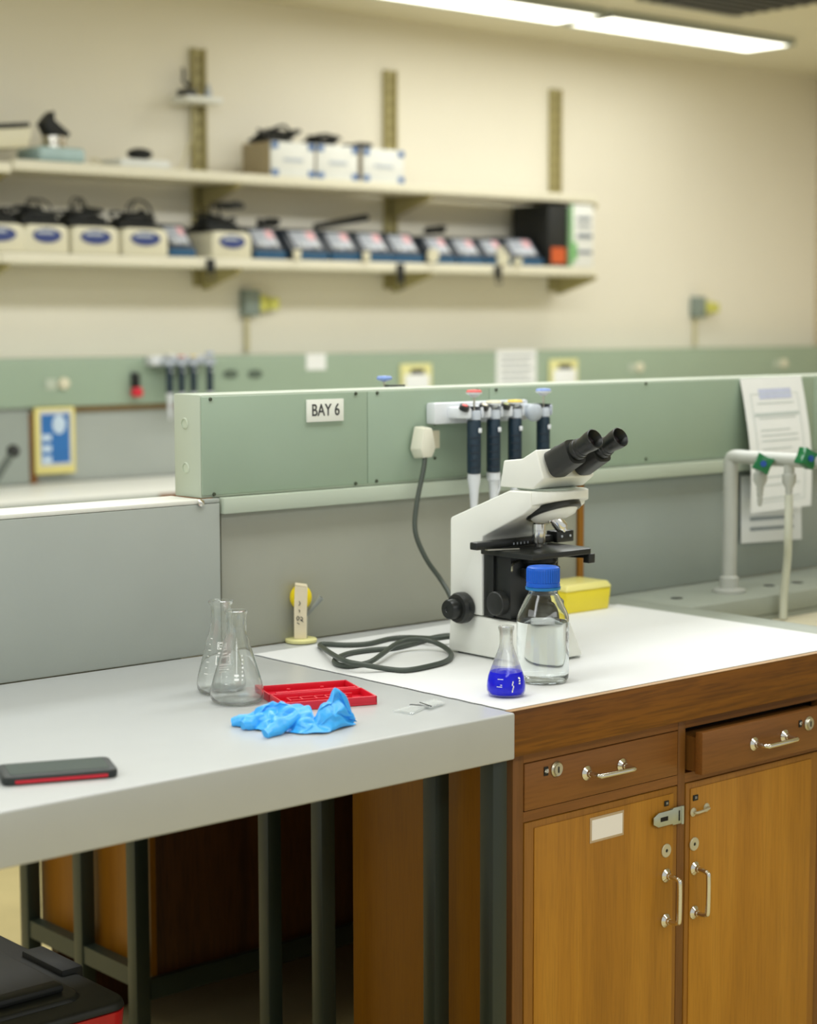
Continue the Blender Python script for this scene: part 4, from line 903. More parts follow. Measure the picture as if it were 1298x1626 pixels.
def flask_thing(c, R, H, rn, rl, label, marks, neck=0.72, gm=None):
    t = thing('conical_flask', label, 'flask', c, 0, 'conical flasks')
    part('glass_body', MB().rev(cone_flask(R, H, rn, rl, 0.0014, neck), c, n=56), gm or GLASS, t, ang=60)
    zc = H*neck; rf = lambda h_: R*0.93+(rn*1.12-R*0.93)*(h_-0.031)/(zc-0.031) if h_ > 0.031 else R*0.985
    fa = atan2(-c[1], -c[0]); m = MB(); marks(m, c, rf, fa)
    part('printed_marks', m, WHITEMARK, t, ang=60); return t, rf, fa
def grads(m, c, rf, a0, hs, w=0.12):
    for k, h_ in enumerate(hs): cone_patch(m, c, rf, a0, a0+(w if k % 2 == 0 else w*0.55), h_, h_+0.001)
def marks_a(m, c, rf, fa):
    grads(m, c, rf, fa-0.85, [0.034+0.009*k for k in range(7)], 0.2)
    # maker's mark: ring with a bar inside a square, then a label block
    a_ = fa-0.02; h_ = 0.078; r = rf(h_); s = 0.0055
    for q0, q1, w0, w1 in ((-s, -s+0.0009, -s, s), (s-0.0009, s, -s, s)):
        cone_patch(m, c, rf, a_+w0/r, a_+w1/r, h_+q0, h_+q1)
        cone_patch(m, c, rf, a_+q0/r, a_+q1/r, h_-s, h_+s)
    cone_patch(m, c, rf, a_-0.0035/r, a_+0.0035/r, h_-0.0005, h_+0.0005)
    for k in range(20):
        b0, b1 = 2*pi*k/20, 2*pi*(k+1)/20; q = []
        for rr, bb in ((0.0034, b0), (0.0034, b1), (0.0043, b1), (0.0043, b0)):
            hh = h_+rr*sin(bb); ra = rf(hh)+0.0003; an = a_+rr*cos(bb)/r; q.append((c[0]+ra*cos(an), c[1]+ra*sin(an), c[2]+hh))
        m.face(q)
    for h0, h1, w0, w1 in ((0.066, 0.068, -0.2, 0.25), (0.062, 0.063, -0.3, 0.45), (0.049, 0.0505, -0.3, 0.45), (0.0495, 0.0625, -0.3, -0.25), (0.0495, 0.0625, 0.38, 0.45), (0.045, 0.046, -0.28, 0.3), (0.042, 0.043, -0.26, 0.3), (0.038, 0.039, -0.2, 0.2), (0.022, 0.037, -0.07, -0.04)):
        cone_patch(m, c, rf, fa+w0, fa+w1, h0, h1)
def marks_b(m, c, rf, fa):
    for k in range(7): cone_patch(m, c, rf, fa+0.2+0.015*k, fa+0.25+0.015*k+0.03*(k % 2), 0.040+0.0058*k, 0.0425+0.0058*k)
    for k in range(2): cone_patch(m, c, rf, fa-0.12, fa+0.08, 0.04+0.006*k, 0.043+0.006*k)
    grads(m, c, rf, fa-0.5, [0.034+0.011*k for k in range(5)], 0.1)
pA = at(352.5, 1099, 'Z', 0.9); pB = at(377, 1115, 'Z', 0.9)
tA, rfA, faA = flask_thing((pA.x, pA.y, TOP-0.0006), 0.0395, 0.146, 0.0155, 0.0197, 'empty clear conical flask, the taller one farther back on the grey bench', marks_a)
m = MB(); cone_patch(m, (pA.x, pA.y, TOP-0.0006), rfA, faA-0.2, faA+0.2, 0.0525, 0.0595, 0.0005)
part('grey_label', m, mat('grey_green_mark', (120, 140, 134), 0.5, var=0.1, scale=200), tA)
tB, rfB, faB = flask_thing((pB.x, pB.y, TOP-0.0006), 0.0415, 0.142, 0.0155, 0.0178, 'empty clear conical flask in front, beside the blue glove', marks_b)
m = MB(); cone_patch(m, (pB.x, pB.y, TOP-0.0006), rfB, faB+1.25, faB+1.4, 0.045, 0.075, 0.0005); cone_patch(m, (pB.x, pB.y, TOP-0.0006), rfB, faB+1.2, faB+1.45, 0.04, 0.05, 0.0005)
part('grey_label', m, MATS['grey_green_mark'], tB)
pC = at(804, 1104, 'Z', TOP)
def marks_c(m, c, rf, fa):
    for h_, w0, w1 in ((0.030, -0.45, -0.15), (0.018, -0.5, -0.2), (0.021, -0.3, -0.2)): cone_patch(m, c, rf, fa+w0, fa+w1, h_, h_+0.001)
    for k in range(5): cone_patch(m, c, rf, fa+0.3+0.03*(k % 3), fa+0.36+0.03*(k % 3), 0.010+0.0035*k, 0.0135+0.0035*k)
    for k in range(3): cone_patch(m, c, rf, fa+0.7, fa+0.82, 0.022+0.004*k, 0.0245+0.004*k)
tC, rfC, faC = flask_thing((pC.x, pC.y, TOP), 0.0305, 0.109, 0.0105, 0.0128, 'small conical flask half full of bright blue liquid', marks_c, 0.70, GLASSC)
H, R, rn, nk, wl = 0.109, 0.0305, 0.0105, 0.70, 0.0009
rin = lambda h_: R*0.93+(rn*1.12-R*0.93)*(h_-0.031)/(H*nk-0.031)-wl
lv = 0.0385
part('liquid', MB().rev([(0, 0.0026), (R*0.6, 0.0026), (R*0.86-wl, 0.004), (R*0.975-wl, 0.009), (R-wl, 0.0155), (R*0.975-wl, 0.023), (R*0.93-wl, 0.031), (rin(lv), lv), (0, lv)], (pC.x, pC.y, TOP), n=48), BLUEL, tC, 'bright blue liquid', ang=60)

# reagent bottle with blue cap
pb = at(862, 1081, 'Z', TOP); c = (pb.x, pb.y, TOP)
t = thing('reagent_bottle', 'clear glass bottle of water with ribbed blue screw cap', 'bottle', c)
R = 0.0425; wl = 0.0022
o = [(0, 0.0015), (R*0.7, 0.0015), (R*0.82, 0.0), (R*0.93, 0.0015), (R*0.99, 0.007), (R, 0.013), (R, 0.100), (R*0.985, 0.106), (R*0.93, 0.113), (R*0.82, 0.123), (R*0.70, 0.134), (R*0.60, 0.1415), (R*0.545, 0.1445), (R*0.56, 0.147), (R*0.56, 0.1495), (R*0.5, 0.151), (R*0.48, 0.168)]
i = [(R*0.42, 0.168), (R*0.42, 0.15), (R*0.49, 0.1425), (R*0.60-wl*1.2, 0.1395), (R*0.70-wl*1.2, 0.132), (R*0.82-wl*1.2, 0.1215), (R*0.93-wl, 0.1118), (R*0.985-wl, 0.105), (R-wl, 0.0995), (R-wl, 0.014), (R*0.97-wl, 0.008), (R*0.88-wl, 0.0045), (R*0.6, 0.004), (0, 0.0045)]
part('glass_body', MB().rev(o+i, c, n=72), GLASSB, t, ang=60)
wi = wl-0.0006
part('water', MB().rev([(0, 0.0040), (R*0.6, 0.0036), (R*0.88-wi, 0.0041), (R*0.97-wi, 0.0077), (R-wi, 0.0139), (R-wi, 0.0985), (0, 0.0985)], c, n=72), WATER, t, ang=60)
part('pour_ring', MB().rev([(R*0.57, 0.1500), (R*0.665, 0.1502), (R*0.67, 0.1545), (R*0.6, 0.1547), (R*0.57, 0.1547)], c, n=60, closed=True), BLUERING, t)
m = MB().rev([(0.0268, 0.1552), (0.0272, 0.157), (0.0272, 0.1612)], c, n=60)
cp = part('cap', MB().rev([(0.0225, 0.1552), (0.0272, 0.1552), (0.0274, 0.158), (0.0268, 0.1615), (0.0262, 0.1616), (0.0262, 0.1835), (0.0255, 0.186), (0.0235, 0.1872), (0, 0.1872)], c, n=60), BLUECAP, t)
m.bm.free(); part('cap_ribs', MB().rev([(0.0266, 0.162), (0.0273, 0.163), (0.0271, 0.1825), (0.0263, 0.1850)], c, n=84, ribs=0.035), BLUECAP, cp, ang=10)

# ------------------------------------------------------------------ small things on the benches
# dispenser stand with masking tape
p = at(478.5, 1019, 'Z', 0.9); c = Vector((p.x, p.y-0.0, 0.9))
t = thing('tube_stand', 'taped white tube with yellow bulb on a round cream base', 'tube stand', c)
part('base', MB().rev([(0.0285, 0), (0.029, 0.002), (0.029, 0.005), (0.027, 0.0065), (0.0125, 0.007), (0, 0.007)], c+Vector((0, 0, 0.0003)), n=40), CREAMY, t)
part('tube', MB().rev([(0.0115, 0.0072), (0.0118, 0.03), (0.0125, 0.06), (0.0115, 0.1), (0, 0.1)], c, n=28), TUBEP, t)
vd = Vector((-c.x, -c.y, 0)).normalized(); sd = Vector((-vd.y, vd.x, 0))
part('bulb', MB().ball(c+Vector((0, 0, 0.082))-vd*0.002, 0.0205, (1.0, 1.0, 1.15)), YELLOW, t, 'yellow bulb')
m = MB(); q = lambda s_, z, d: c+sd*s_+vd*d+Vector((0, 0, z))
m.prism([q(-0.0125, 0.008, 0.0125), q(0.0095, 0.008, 0.0125), q(0.0105, 0.055, 0.0165), q(0.0125, 0.103, 0.0195), q(-0.0105, 0.107, 0.0195), q(-0.0125, 0.06, 0.0165)], [q(-0.0125, 0.008, 0.0135), q(0.0095, 0.008, 0.0135), q(0.0105, 0.055, 0.0175), q(0.0125, 0.103, 0.0205), q(-0.0105, 0.107, 0.0205), q(-0.0125, 0.06, 0.0175)])
m.prism([q(-0.0105, 0.107, 0.0195), q(0.0125, 0.103, 0.0195), q(0.011, 0.104, -0.01), q(-0.01, 0.107, -0.01)], [q(-0.0105, 0.108, 0.0205), q(0.0125, 0.104, 0.0205), q(0.011, 0.105, -0.01), q(-0.01, 0.108, -0.01)])
tp = part('masking_tape', m, TAPE, t)
m = MB()
for k, pts in enumerate(([(0.003, 0.078), (0.001, 0.073), (0.004, 0.07)], [(0.004, 0.062), (0.002, 0.06), (0.003, 0.057)], [(0.006, 0.05), (0.003, 0.047), (0.006, 0.042), (0.008, 0.046), (0.006, 0.05)], [(0.001, 0.049), (-0.003, 0.046), (-0.001, 0.041), (0.001, 0.044), (-0.004, 0.039)], [(0.007, 0.038), (0.003, 0.035)])):
    m.tube([q(-a_, z, 0.0141+max(0, z-0.008)*0.085+0.0004) for a_, z in pts], 0.0006, 6, 3)
part('handwriting', m, INKD, tp)
a_ = c+sd*0.008+Vector((0, 0, 0.058))+vd*0.004
sr = Vector((0.73, -0.68, 0)); 
part('nozzle', MB().rev([(0.0045, 0), (0.0048, 0.02), (0.0056, 0.034), (0.0058, 0.043), (0.004, 0.0432), (0.0032, 0.042), (0, 0.042)], c+sr*0.009+Vector((0, 0, 0.05)), sr*0.75+Vector((0, 0, 0.85)), 20), GREYNOZ, t)
part('nozzle_bore', MB().cyl(c+sr*0.009+Vector((0, 0, 0.05))+(sr*0.75+Vector((0, 0, 0.85))).normalized()*0.0422, c+sr*0.009+Vector((0, 0, 0.05))+(sr*0.75+Vector((0, 0, 0.85))).normalized()*0.0428, 0.003, n=14), BLACKM, t)

# yellow tip box
p = at(967, 966, 'Z', TOP); x1, y0 = p.x, p.y
t = thing('tip_box', 'yellow pipette tip box with clear lid behind the microscope', 'box', (x1-0.06, y0+0.04, TOP))
x0, y1 = x1-0.122, y0+0.084
part('tray', MB().prism([(x0, y0, TOP), (x1, y0, TOP), (x1, y1, TOP), (x0, y1, TOP)], [(x0-0.003, y0-0.003, 0.945), (x1+0.004, y0-0.003, 0.945), (x1+0.004, y1+0.003, 0.945), (x0-0.003, y1+0.003, 0.945)], 0.003, 3), YELLOWT, t)
m = MB(); m.prism([(x0-0.005, y0-0.005, 0.9455), (x1+0.006, y0-0.005, 0.9455), (x1+0.006, y1+0.005, 0.9455), (x0-0.005, y1+0.005, 0.9455)], [(x0+0.002, y0+0.002, 0.9585), (x1-0.001, y0+0.002, 0.9585), (x1-0.001, y1-0.002, 0.9585), (x0+0.002, y1-0.002, 0.9585)], 0.003, 3)
part('lid', m, CLEARLID, t)
part('tip_tops', MB().box(x0+0.012, x1-0.012, y0+0.012, y1-0.012, 0.9452, 0.9472), mat('pale_peach_insert', (244, 222, 190), 0.6, var=0.12, scale=40), t)

# red case, lying open: two trays hinged along the middle
e = at(418, 1103, 'Z', 0.9); f_ = at(600, 1113, 'Z', 0.9)
hA = at(428, 1104, 'Z', 0.912); hB = at(574, 1093, 'Z', 0.912)
ax = Vector((hB.x-hA.x, hB.y-hA.y, 0)); Lh = ax.length; ax.normalize(); bx2 = Vector((-ax.y, ax.x, 0))
oc = Vector(((hA.x+hB.x)/2, (hA.y+hB.y)/2, 0.9003)); ang = atan2(ax.y, ax.x)
t = thing('slide_case', 'open red plastic case lying behind the blue glove', 'case', oc, ang)
def tray(y0, y1, h, m):
    w_ = Lh/2; th = 0.003
    m.box(-w_, w_, y0, y1, 0, th, 0.0008); m.box(-w_, w_, y0, y0+th, th-0.0005, h, 0.0008); m.box(-w_, w_, y1-th, y1, th-0.0005, h, 0.0008); m.box(-w_, -w_+th, y0, y1, th-0.0005, h, 0.0008); m.box(w_-th, w_, y0, y1, th-0.0005, h, 0.0008); return m
m = tray(0.001, 0.073, 0.0125, MB())
for x in (-0.035, 0.02): m.cyl((x, 0.03, 0.003), (x, 0.03, 0.0135), 0.003, n=14); m.cyl((x+0.01, 0.036, 0.003), (x+0.01, 0.036, 0.008), 0.0025, n=12)
part('lid', m, RED, t, W=False)
m = tray(-0.073, -0.001, 0.0135, MB()); 
m.box(-0.055, 0.035, -0.052, -0.049, 0.002, 0.0125); m.box(-0.055, 0.05, -0.028, -0.025, 0.002, 0.0115)
for x in (-0.055, -0.035, -0.012, 0.005, 0.035): m.box(x-0.0012, x+0.0012, -0.052, -0.025, 0.002, 0.0115)
part('tray', m, RED, t, W=False)
part('hinge', MB().cyl((-Lh/2+0.01, 0, 0.0135), (Lh/2-0.01, 0, 0.0135), 0.0022, n=10), RED, t, W=False)

# blue glove, crumpled
gc = at(470, 1152, 'Z', 0.9); e1 = Vector((rt.x, rt.y, 0)).normalized(); e2 = Vector((-e1.y, e1.x, 0))
def lerp1(tab, s_):
    for (a0, v0), (a1, v1) in zip(tab, tab[1:]):
        if a0 <= s_ <= a1:
            k = (s_-a0)/(a1-a0); k = k*k*(3-2*k)*0.5+k*0.5; return v0+(v1-v0)*k
    return tab[-1][1]
HT = [(0, 0.006), (0.1, 0.014), (0.25, 0.026), (0.38, 0.034), (0.5, 0.035), (0.58, 0.029), (0.68, 0.018), (0.76, 0.032), (0.84, 0.050), (0.9, 0.046), (0.96, 0.026), (1, 0.012)]
FR = [(0, -0.004), (0.1, -0.02), (0.2, -0.036), (0.3, -0.045), (0.45, -0.052), (0.6, -0.062), (0.72, -0.062), (0.85, -0.040), (1, -0.006)]
BK = [(0, 0.010), (0.2, 0.034), (0.4, 0.044), (0.6, 0.03), (0.8, 0.026), (1, 0.012)]
RD = [(0, 0.0), (0.3, 0.004), (0.5, 0.006), (0.68, -0.02), (0.84, -0.004), (1, 0.004)]
m = MB(); NS, NT = 110, 70; V = []
def crease(p, f):
    d = noise.voronoi(p*f)[0]; return min(0.45, d[1]-d[0])      # 0 on a fold line, rising into the facet
for i in range(NS+1):
    s_ = i/NS; row = []
    for j in range(NT+1):
        t_ = j/NT; h_, fr, bk, rd = lerp1(HT, s_), lerp1(FR, s_), lerp1(BK, s_), lerp1(RD, s_)
        if t_ < 0.55: k = t_/0.55; y = fr+(rd-fr)*k; z = 0.0025+(h_-0.0025)*(k**1.1)+0.004*sin(pi*k)
        else: k = (t_-0.55)/0.45; y = rd+(bk-rd)*k; z = h_+(0.0015-h_)*(k**0.85)
        x = -0.088+0.172*s_
        q = Vector((x, y*0.8+0.3*z, 0.31*z)); q2 = q+Vector((0.01*noise.noise(q*60), 0.01*noise.noise(q*60+Vector((3, 1, 7))), 0))
        amp = min(1, z/0.012)
        z += amp*(0.012*(crease(q2, 30)-0.2)+0.0025*(crease(q2+Vector((0.3, 0.2, 0)), 75)-0.2)+0.010*(abs(noise.noise(q*34))-0.2))
        y += 0.012*noise.noise(Vector((x*45, t_*6, 9)))*amp; x += 0.010*noise.noise(Vector((x*36, t_*9, 4)))
        row.append(m.bm.verts.new(gc+e1*x+e2*y+Vector((0, 0, max(0.0012, z)))))
    V.append(row)
for i in range(NS):
    for j in range(NT): m.bm.faces.new((V[i][j], V[i+1][j], V[i+1][j+1], V[i][j+1]))
def finger(pts, r, tip=0.8):
    P = [gc+e1*x+e2*y+Vector((0, 0, z)) for x, y, z in pts]; old = set(m.bm.verts)
    m.tube(P, lambda t_: r*(1-0.12*sin(t_*9))*(tip if t_ > 0.9 else 1), 18, 9, 0.6)
    for v in m.bm.verts:
        if v not in old:
            p_ = v.co-gc; k = (crease(p_, 55)-0.22)*0.006; v.co += Vector((0.0025*noise.noise(p_*70), 0.0025*noise.noise(p_*90+Vector((4, 4, 4))), k)); v.co.z = max(0.9012, v.co.z)
finger([(0.006, -0.030, 0.020), (-0.012, -0.048, 0.015), (-0.026, -0.066, 0.009), (-0.038, -0.084, 0.006)], 0.0098)
finger([(-0.045, -0.012, 0.014), (-0.062, -0.024, 0.010), (-0.074, -0.033, 0.0075)], 0.0105)
finger([(-0.06, 0.0, 0.013), (-0.078, -0.006, 0.009), (-0.092, -0.004, 0.0065)], 0.0095)
gl = solo('nitrile_glove', m, GLOVE, 'crumpled blue nitrile glove lying on the grey bench', 'glove', None, (gc.x, gc.y, 0.9))
gl.data.set_sharp_from_angle(angle=radians(50))

# microscope slides
for (a_, b_, c_, d_), lb in ((((624, 1131), (655, 1121), (686, 1123), (655, 1136)), 'glass microscope slide on the grey bench, the left of two'), (((664, 1122), (690, 1114.5), (708, 1120), (683, 1128.5)), 'glass microscope slide on the grey bench, overlapping the other')):
    k = 0 if a_[0] < 640 else 1
    P = [at(x, y, 'Z', 0.9) for x, y in (a_, b_, c_, d_)]; h0 = 0.9003+0.0*k; o = Vector((0, 0, 1))
    cc = (P[0]+P[2])/2
    t = thing('microscope_slide', lb, 'slide', (cc.x, cc.y, h0), 0, 'glass slides on the grey bench')
    z0_ = h0+0.0001+(0.0026 if k else 0)
    tl = 0.004 if not k else 0.001
    lo_ = [Vector((p.x, p.y, z0_)) for p in P]
    part('glass', MB().prism(lo_, [p+o*0.0022 for p in lo_], 0.0002), SLIDEG, t)
    e_ = [cc.lerp(Vector((p.x, p.y, cc.z)), 0.82) for p in P]
    m = MB(); m.prism([Vector((p.x, p.y, z0_+0.0023)) for p in e_], [Vector((p.x, p.y, z0_+0.0031)) for p in e_]); part('cover_glass', m, SLIDEG, t)
    m = MB()
    for f0, f1 in (((0.9, 1.0),) if k else ((0.62, 0.66), (0.9, 0.94))):
        A, B = lo_[0].lerp(lo_[1], 0.0), lo_[1]; C_, D = lo_[3], lo_[2]
        q = [lo_[0].lerp(lo_[3], 0.06).lerp(lo_[1].lerp(lo_[2], 0.06), f0*0+0.5)] and None
        L0, L1 = lo_[0].lerp(lo_[1], 0.85 if not k else 0.03), lo_[3].lerp(lo_[2], 0.85 if not k else 0.03)
        dd = (lo_[1]-lo_[0]).normalized()*0.0016; sh = (lo_[1]-lo_[0])*(0.06 if f0 > 0.8 else 0)
        m.prism([L0+o*0.0023+sh, L0+dd+o*0.0023+sh, L1+dd+o*0.0023+sh, L1+o*0.0023+sh], [L0+o*0.0033+sh, L0+dd+o*0.0033+sh, L1+dd+o*0.0033+sh, L1+o*0.0033+sh])
    part('dark_edge', m, BLACKP, t)

# phone
P = [at(x, y, 'Z', 0.9) for x, y in ((4, 1250), (189, 1235))]; a_ = P[0]; d_ = (P[1]-P[0]); Lp = 0.153; ang = atan2(d_.y, d_.x)
t = thing('mobile_phone', 'phone in a black case with red side lying on the grey bench', 'phone', (a_.x, a_.y, 0.9002), ang)
Wp, Hp = 0.078, 0.0115
Lp = d_.length
def rr(w0, w1, h0, h1, r, n=5):
    out = []
    for cx, cy, b0 in ((w1-r, h0+r, -pi/2), (w1-r, h1-r, 0), (w0+r, h1-r, pi/2), (w0+r, h0+r, pi)):
        for k in range(n+1): out.append((cx+r*cos(b0+pi/2*k/n), cy+r*sin(b0+pi/2*k/n)))
    return out
part('case', MB().ext(rr(0, Lp, 0, Wp, 0.011), 'Z', 0, Hp, 0.0028, 3), PHONEC, t, W=False)
part('screen', MB().ext(rr(0.011, Lp-0.010, 0.009, Wp-0.008, 0.004), 'Z', Hp+0.0001, Hp+0.0006), SCREEN, t, W=False)
part('red_strip', MB().box(0.016, Lp-0.014, -0.0008, -0.0001, 0.0025, 0.0065), RED, t, W=False)

BINB = mat('black_bin_plastic', (24, 27, 22), 0.55, var=0.1, scale=30)
# waste bin
t = thing('waste_bin', 'black-lidded bin with red liner bag under the grey bench', 'bin', (1.3, 2.6, 0))
X1, Y0, X0_, Y1, zb = 1.50, 2.375, 1.08, 2.82, 0.45
part('bin_body', MB().prism([(X0_+0.05, Y0+0.05, 0), (X1-0.05, Y0+0.05, 0), (X1-0.05, Y1-0.05, 0), (X0_+0.05, Y1-0.05, 0)], [(X0_+0.01, Y0+0.012, 0.42), (X1-0.01, Y0+0.012, 0.42), (X1-0.01, Y1-0.01, 0.42), (X0_+0.01, Y1-0.01, 0.42)], 0.02, 3), BLACKP, t)
m = MB(); 
def ringpts(off, z, wob=0.0):
    out = []
    for k, (x, y) in enumerate(rr(X0_-off, X1+off, Y0-off, Y1+off, 0.035, 6)):
        out.append((x+wob*noise.noise((x*30, y*30, z*20)), y+wob*noise.noise((x*30, y*30, z*20+7)), z))
    return out
m.prism(ringpts(0.0, 0.33, 0.012), ringpts(0.004, zb-0.014, 0.005), 0); part('liner_bag', m, REDBAG, t)
m = MB(); m.prism(ringpts(0.004, zb-0.013), ringpts(0.0, zb), 0.004); m.prism(ringpts(-0.045, zb-0.001), ringpts(-0.05, zb+0.006), 0.002)
l = part('lid', m, BINB, t)
part('lid_rib', MB().box(X0_+0.09, X1-0.07, Y0+0.075, Y0+0.105, zb+0.0062, zb+0.02, 0.006), BLACKM, l); part('lid_rib', MB().box(X0_+0.09, X1-0.16, Y1-0.16, Y1-0.13, zb+0.0062, zb+0.02, 0.006), BLACKM, l)
part('lid_clip', MB().box(X1-0.028, X1+0.012, 2.53, 2.66, zb-0.02, zb+0.010, 0.005), BLACKM, l)

# ------------------------------------------------------------------ pipettes
def pipette_proto(btn, up_, label, tipmat, longtip=True, group=''):
    """hanging pipette, origin at the rack height, axis down"""
    t = thing('pipette', label, 'pipette', (0, 0, 0), 0, group)
    part('handle', MB().ext([(0.013*cos(k*pi/10)*1.05, 0.016*sin(k*pi/10)) for k in range(20)], 'Z', -0.105, -0.002, 0.003), NAVY, t, W=False)
    part('hanger_collar', MB().rev([(0.0135, 0), (0.0135, 0.014), (0.011, 0.018), (0, 0.018)], (0, 0, -0.0015), n=20), PIPG, t, W=False)
    m = MB()
    for k in range(5): m.box(-0.010, 0.010, -0.0172, -0.0155, -0.036-k*0.0145, -0.0345-k*0.0145)
    part('grip_ribs', m, NAVYD, t, W=False)
    part('plunger_stem', MB().cyl((0, 0, 0.0165), (0, 0, up_), 0.0022, n=10), NICKEL, t, W=False)
    b_ = part('plunger_button', MB().rev([(0.004, -0.004), (0.0145, 0.001), (0.0155, 0.004), (0.013, 0.0075), (0, 0.0085)], (0, 0, up_), n=24), [btn], t, W=False)
    part('button_rim', MB().rev([(0.0155, 0.0), (0.0158, 0.003), (0.006, -0.0065), (0.0035, -0.0065)], (0, 0, up_), n=24), PIPW, b_, W=False)
    if longtip: part('shaft', MB().rev([(0.0125, 0), (0.0125, -0.012), (0.0095, -0.03), (0.0055, -0.085), (0.0028, -0.1), (0, -0.1)], (0, 0, -0.1055), n=20), tipmat, t, W=False)
    else:
        part('shaft', MB().rev([(0.0138, 0), (0.0138, -0.014), (0.0105, -0.017), (0.009, -0.03), (0.006, -0.07), (0.0045, -0.082), (0, -0.082)], (0, 0, -0.1055), n=20), tipmat, t, W=False)
        part('ejector_arm', MB().tube([(0.011, 0, -0.118), (0.0115, 0, -0.135), (0.006, 0, -0.155), (0.006, 0, -0.185), (0, 0, -0.19)], 0.0028, 8, 4), PIPW, t, W=False)
    part('side_button', MB().box(0.007, 0.0135, -0.0185, -0.014, -0.026, -0.017, 0.001), PIPW, t, W=False)
    return t
RYk = 2.625
p = at(711, 641, 'Y', RYk); q = at(893, 641, 'Y', RYk); zr0, zr1 = 1.300, 1.323
t = thing('pipette_rack', 'white pipette hanger on the near green duct', 'pipette rack', ((p.x+q.x)/2, NY, zr0))
xa, xb_ = p.x, at(842, 640, 'Y', RYk+0.03).x
part('wall_plate', MB().box(xa, xb_, NY-0.03, NY-0.0024, zr0-0.014, zr1+0.004, 0.004), PIPW, t)
hold = [(752, 0.048, 0), (783, 0.026, 1), (817, 0.026, 2), (862, 0.046, 3)]
for px, _, k in hold:
    x = fx(px-2, 655, RYk); 
    m = MB().ext([(x-0.034, NY-0.029), (x-0.030, RYk+0.004), (x-0.017, RYk-0.018), (x-0.0138, RYk-0.012), (x-0.0138, RYk+0.014), (x+0.0138, RYk+0.014), (x+0.0138, RYk-0.012), (x+0.016, RYk-0.016), (x+0.02, NY-0.029)], 'Z', zr0-0.003, zr0+0.019, 0.004)
    h = part('holder', m, PIPW if k < 3 else PIPG, t)
    if k < 3: part('badge', MB().cyl((x-0.025, RYk-0.003, zr0+0.0145), (x-0.025, RYk-0.007, zr0+0.0225), 0.0098, n=20), BLACKP, h); part('badge_centre', MB().cyl((x-0.025, RYk-0.0071, zr0+0.0226), (x-0.025, RYk-0.0075, zr0+0.0236), 0.0058, n=16), (BTNR, BTNC, OLIVE)[k], h)
# crumpled clear sleeve on the fourth holder
x4 = fx(862, 655, RYk)
solo('plastic_sleeve', MB().ball((x4-0.036, RYk-0.012, zr0+0.003), 0.018, (1.1, 0.8, 0.95)), mat('frosted_sleeve', (206, 214, 222), 0.3, Transmission_Weight=0.35, IOR=1.2), 'milky plastic lump on the hanger beside the blue-topped pipette', 'sleeve', None, (x4-0.036, RYk, zr0))
specs = [(BTNR, 'red-topped pipette on the near hanger, white shaft fully visible', True, PIPW), (BTNC, 'cream-topped pipette on the near hanger, second from the plug', False, PIPW), (BTNY, 'yellow-topped pipette on the near hanger', False, PIPW), (BTNB, 'blue-topped pipette on the near hanger, farthest from the plug', True, PIPW)]
for (px, upv, k), (btn, lb, lt, tm) in zip(hold, specs):
    o_ = pipette_proto(btn, upv, lb, tm, lt, 'pipettes on the near hanger'); o_.location = (fx(px, 655, RYk), RYk-0.002, zr0-0.004); o_.rotation_euler = (0, 0, radians(-38))
    if k == 2: pass
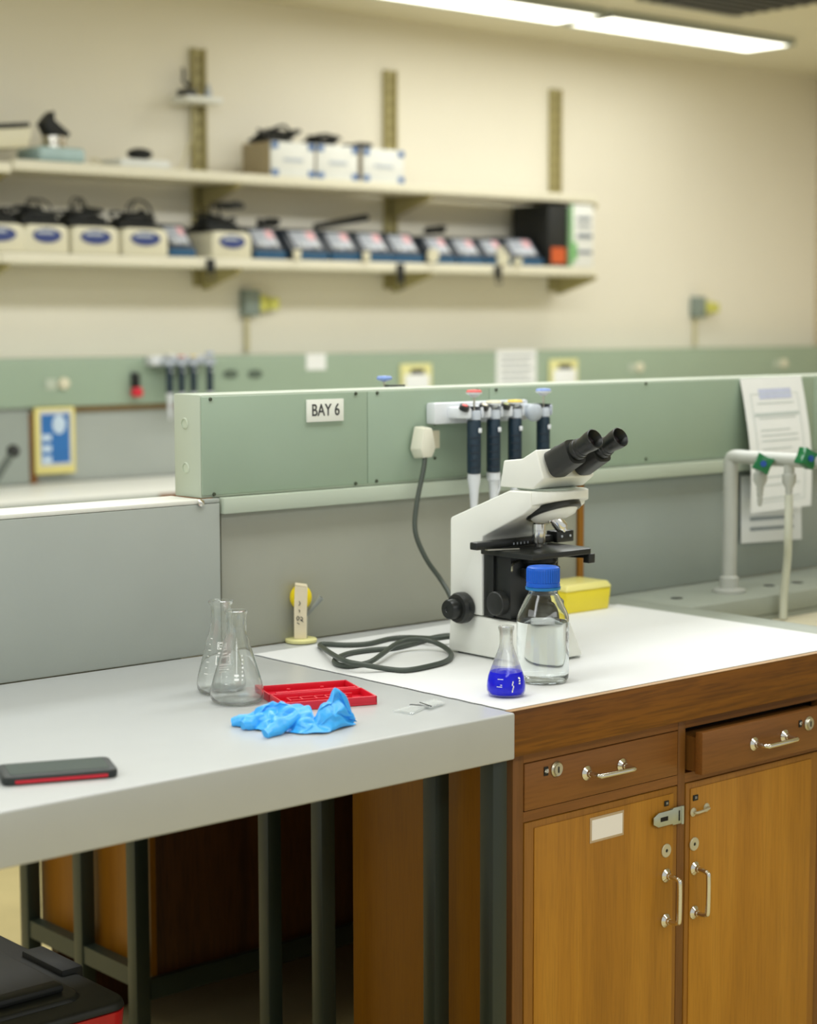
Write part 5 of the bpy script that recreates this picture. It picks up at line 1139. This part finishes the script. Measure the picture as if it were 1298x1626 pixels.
# far hanger and its pipettes
FYk = 5.955
p = at(247, 573, 'Y', FYk); q = at(348, 570, 'Y', FYk); zf = p.z-0.012
t = thing('pipette_rack', 'white pipette hanger on the far green duct', 'pipette rack', ((p.x+q.x)/2, FY, zf))
m = MB(); m.box(p.x, q.x-0.02, FYk+0.02, FY-0.0005, zf-0.006, zf+0.03, 0.004); part('wall_plate', m, PIPW, t)
far = [(269, 0.04, BTNC, True, 'far pipette with long white shaft, left end of the far hanger'), (288, 0.028, BTNR, False, 'second far pipette on the far hanger'), (307, 0.028, BTNY, False, 'third far pipette on the far hanger'), (333, 0.04, BTNB, False, 'far pipette standing apart at the right end of the far hanger')]
for px, upv, btn, lt, lb in far:
    x = fx(px, 590, FYk)
    part('holder', MB().ext([(x-0.03, FYk+0.0195), (x-0.018, FYk-0.016), (x-0.0142, FYk-0.012), (x-0.0142, FYk+0.0175), (x+0.0142, FYk+0.0175), (x+0.0142, FYk-0.012), (x+0.018, FYk-0.016), (x+0.02, FYk+0.0195)], 'Z', zf-0.004, zf+0.02, 0.001), PIPG, t)
    o_ = pipette_proto(btn, upv, lb, PIPW, lt, 'pipettes on the far hanger'); o_.location = (x, FYk-0.001, zf-0.006); o_.rotation_euler = (0, 0, radians(-38))
# spare blue plunger top seen above the duct edge (pipette hanging on the far side)
p = at(616, 603, 'Y', 2.79)
t = thing('pipette', 'pipette hanging behind the near duct, only its pale blue top showing', 'pipette', (p.x, 2.80, 1.3))
part('handle', MB().cyl((p.x, 2.80, 1.24), (p.x, 2.80, 1.33), 0.013, n=18), NAVY, t)
part('plunger_stem', MB().cyl((p.x, 2.80, 1.3302), (p.x, 2.80, p.z+0.001), 0.0022, n=10), NICKEL, t)
part('plunger_button', MB().rev([(0.0035, -0.004), (0.0145, 0.0), (0.0155, 0.0035), (0.013, 0.007), (0, 0.0078)], (p.x, 2.80, p.z), n=24), BTNB, t)
t2 = thing('pipette_hook', 'dark hook on the rear of the near duct holding the pipette', 'hook', (p.x, 2.78, 1.3))
xh = at(628, 612, 'Y', 2.78).x
part('hook', MB().box(p.x-0.012, xh+0.02, 2.7725, 2.7865, 1.30, ZT+0.0035, 0.001), STEEL, t2)

# ------------------------------------------------------------------ look
S.view_settings.view_transform = 'Standard'; S.view_settings.look = 'None'
S.view_settings.exposure = 0.0; S.view_settings.gamma = 1.0
S.cycles.max_bounces = 14; S.cycles.transmission_bounces = 14; S.cycles.transparent_max_bounces = 8; S.cycles.diffuse_bounces = 4
S.cycles.caustics_refractive = True; S.cycles.caustics_reflective = False
S.cycles.sample_clamp_indirect = 6
try: S.cycles.use_denoising = True
except Exception: pass
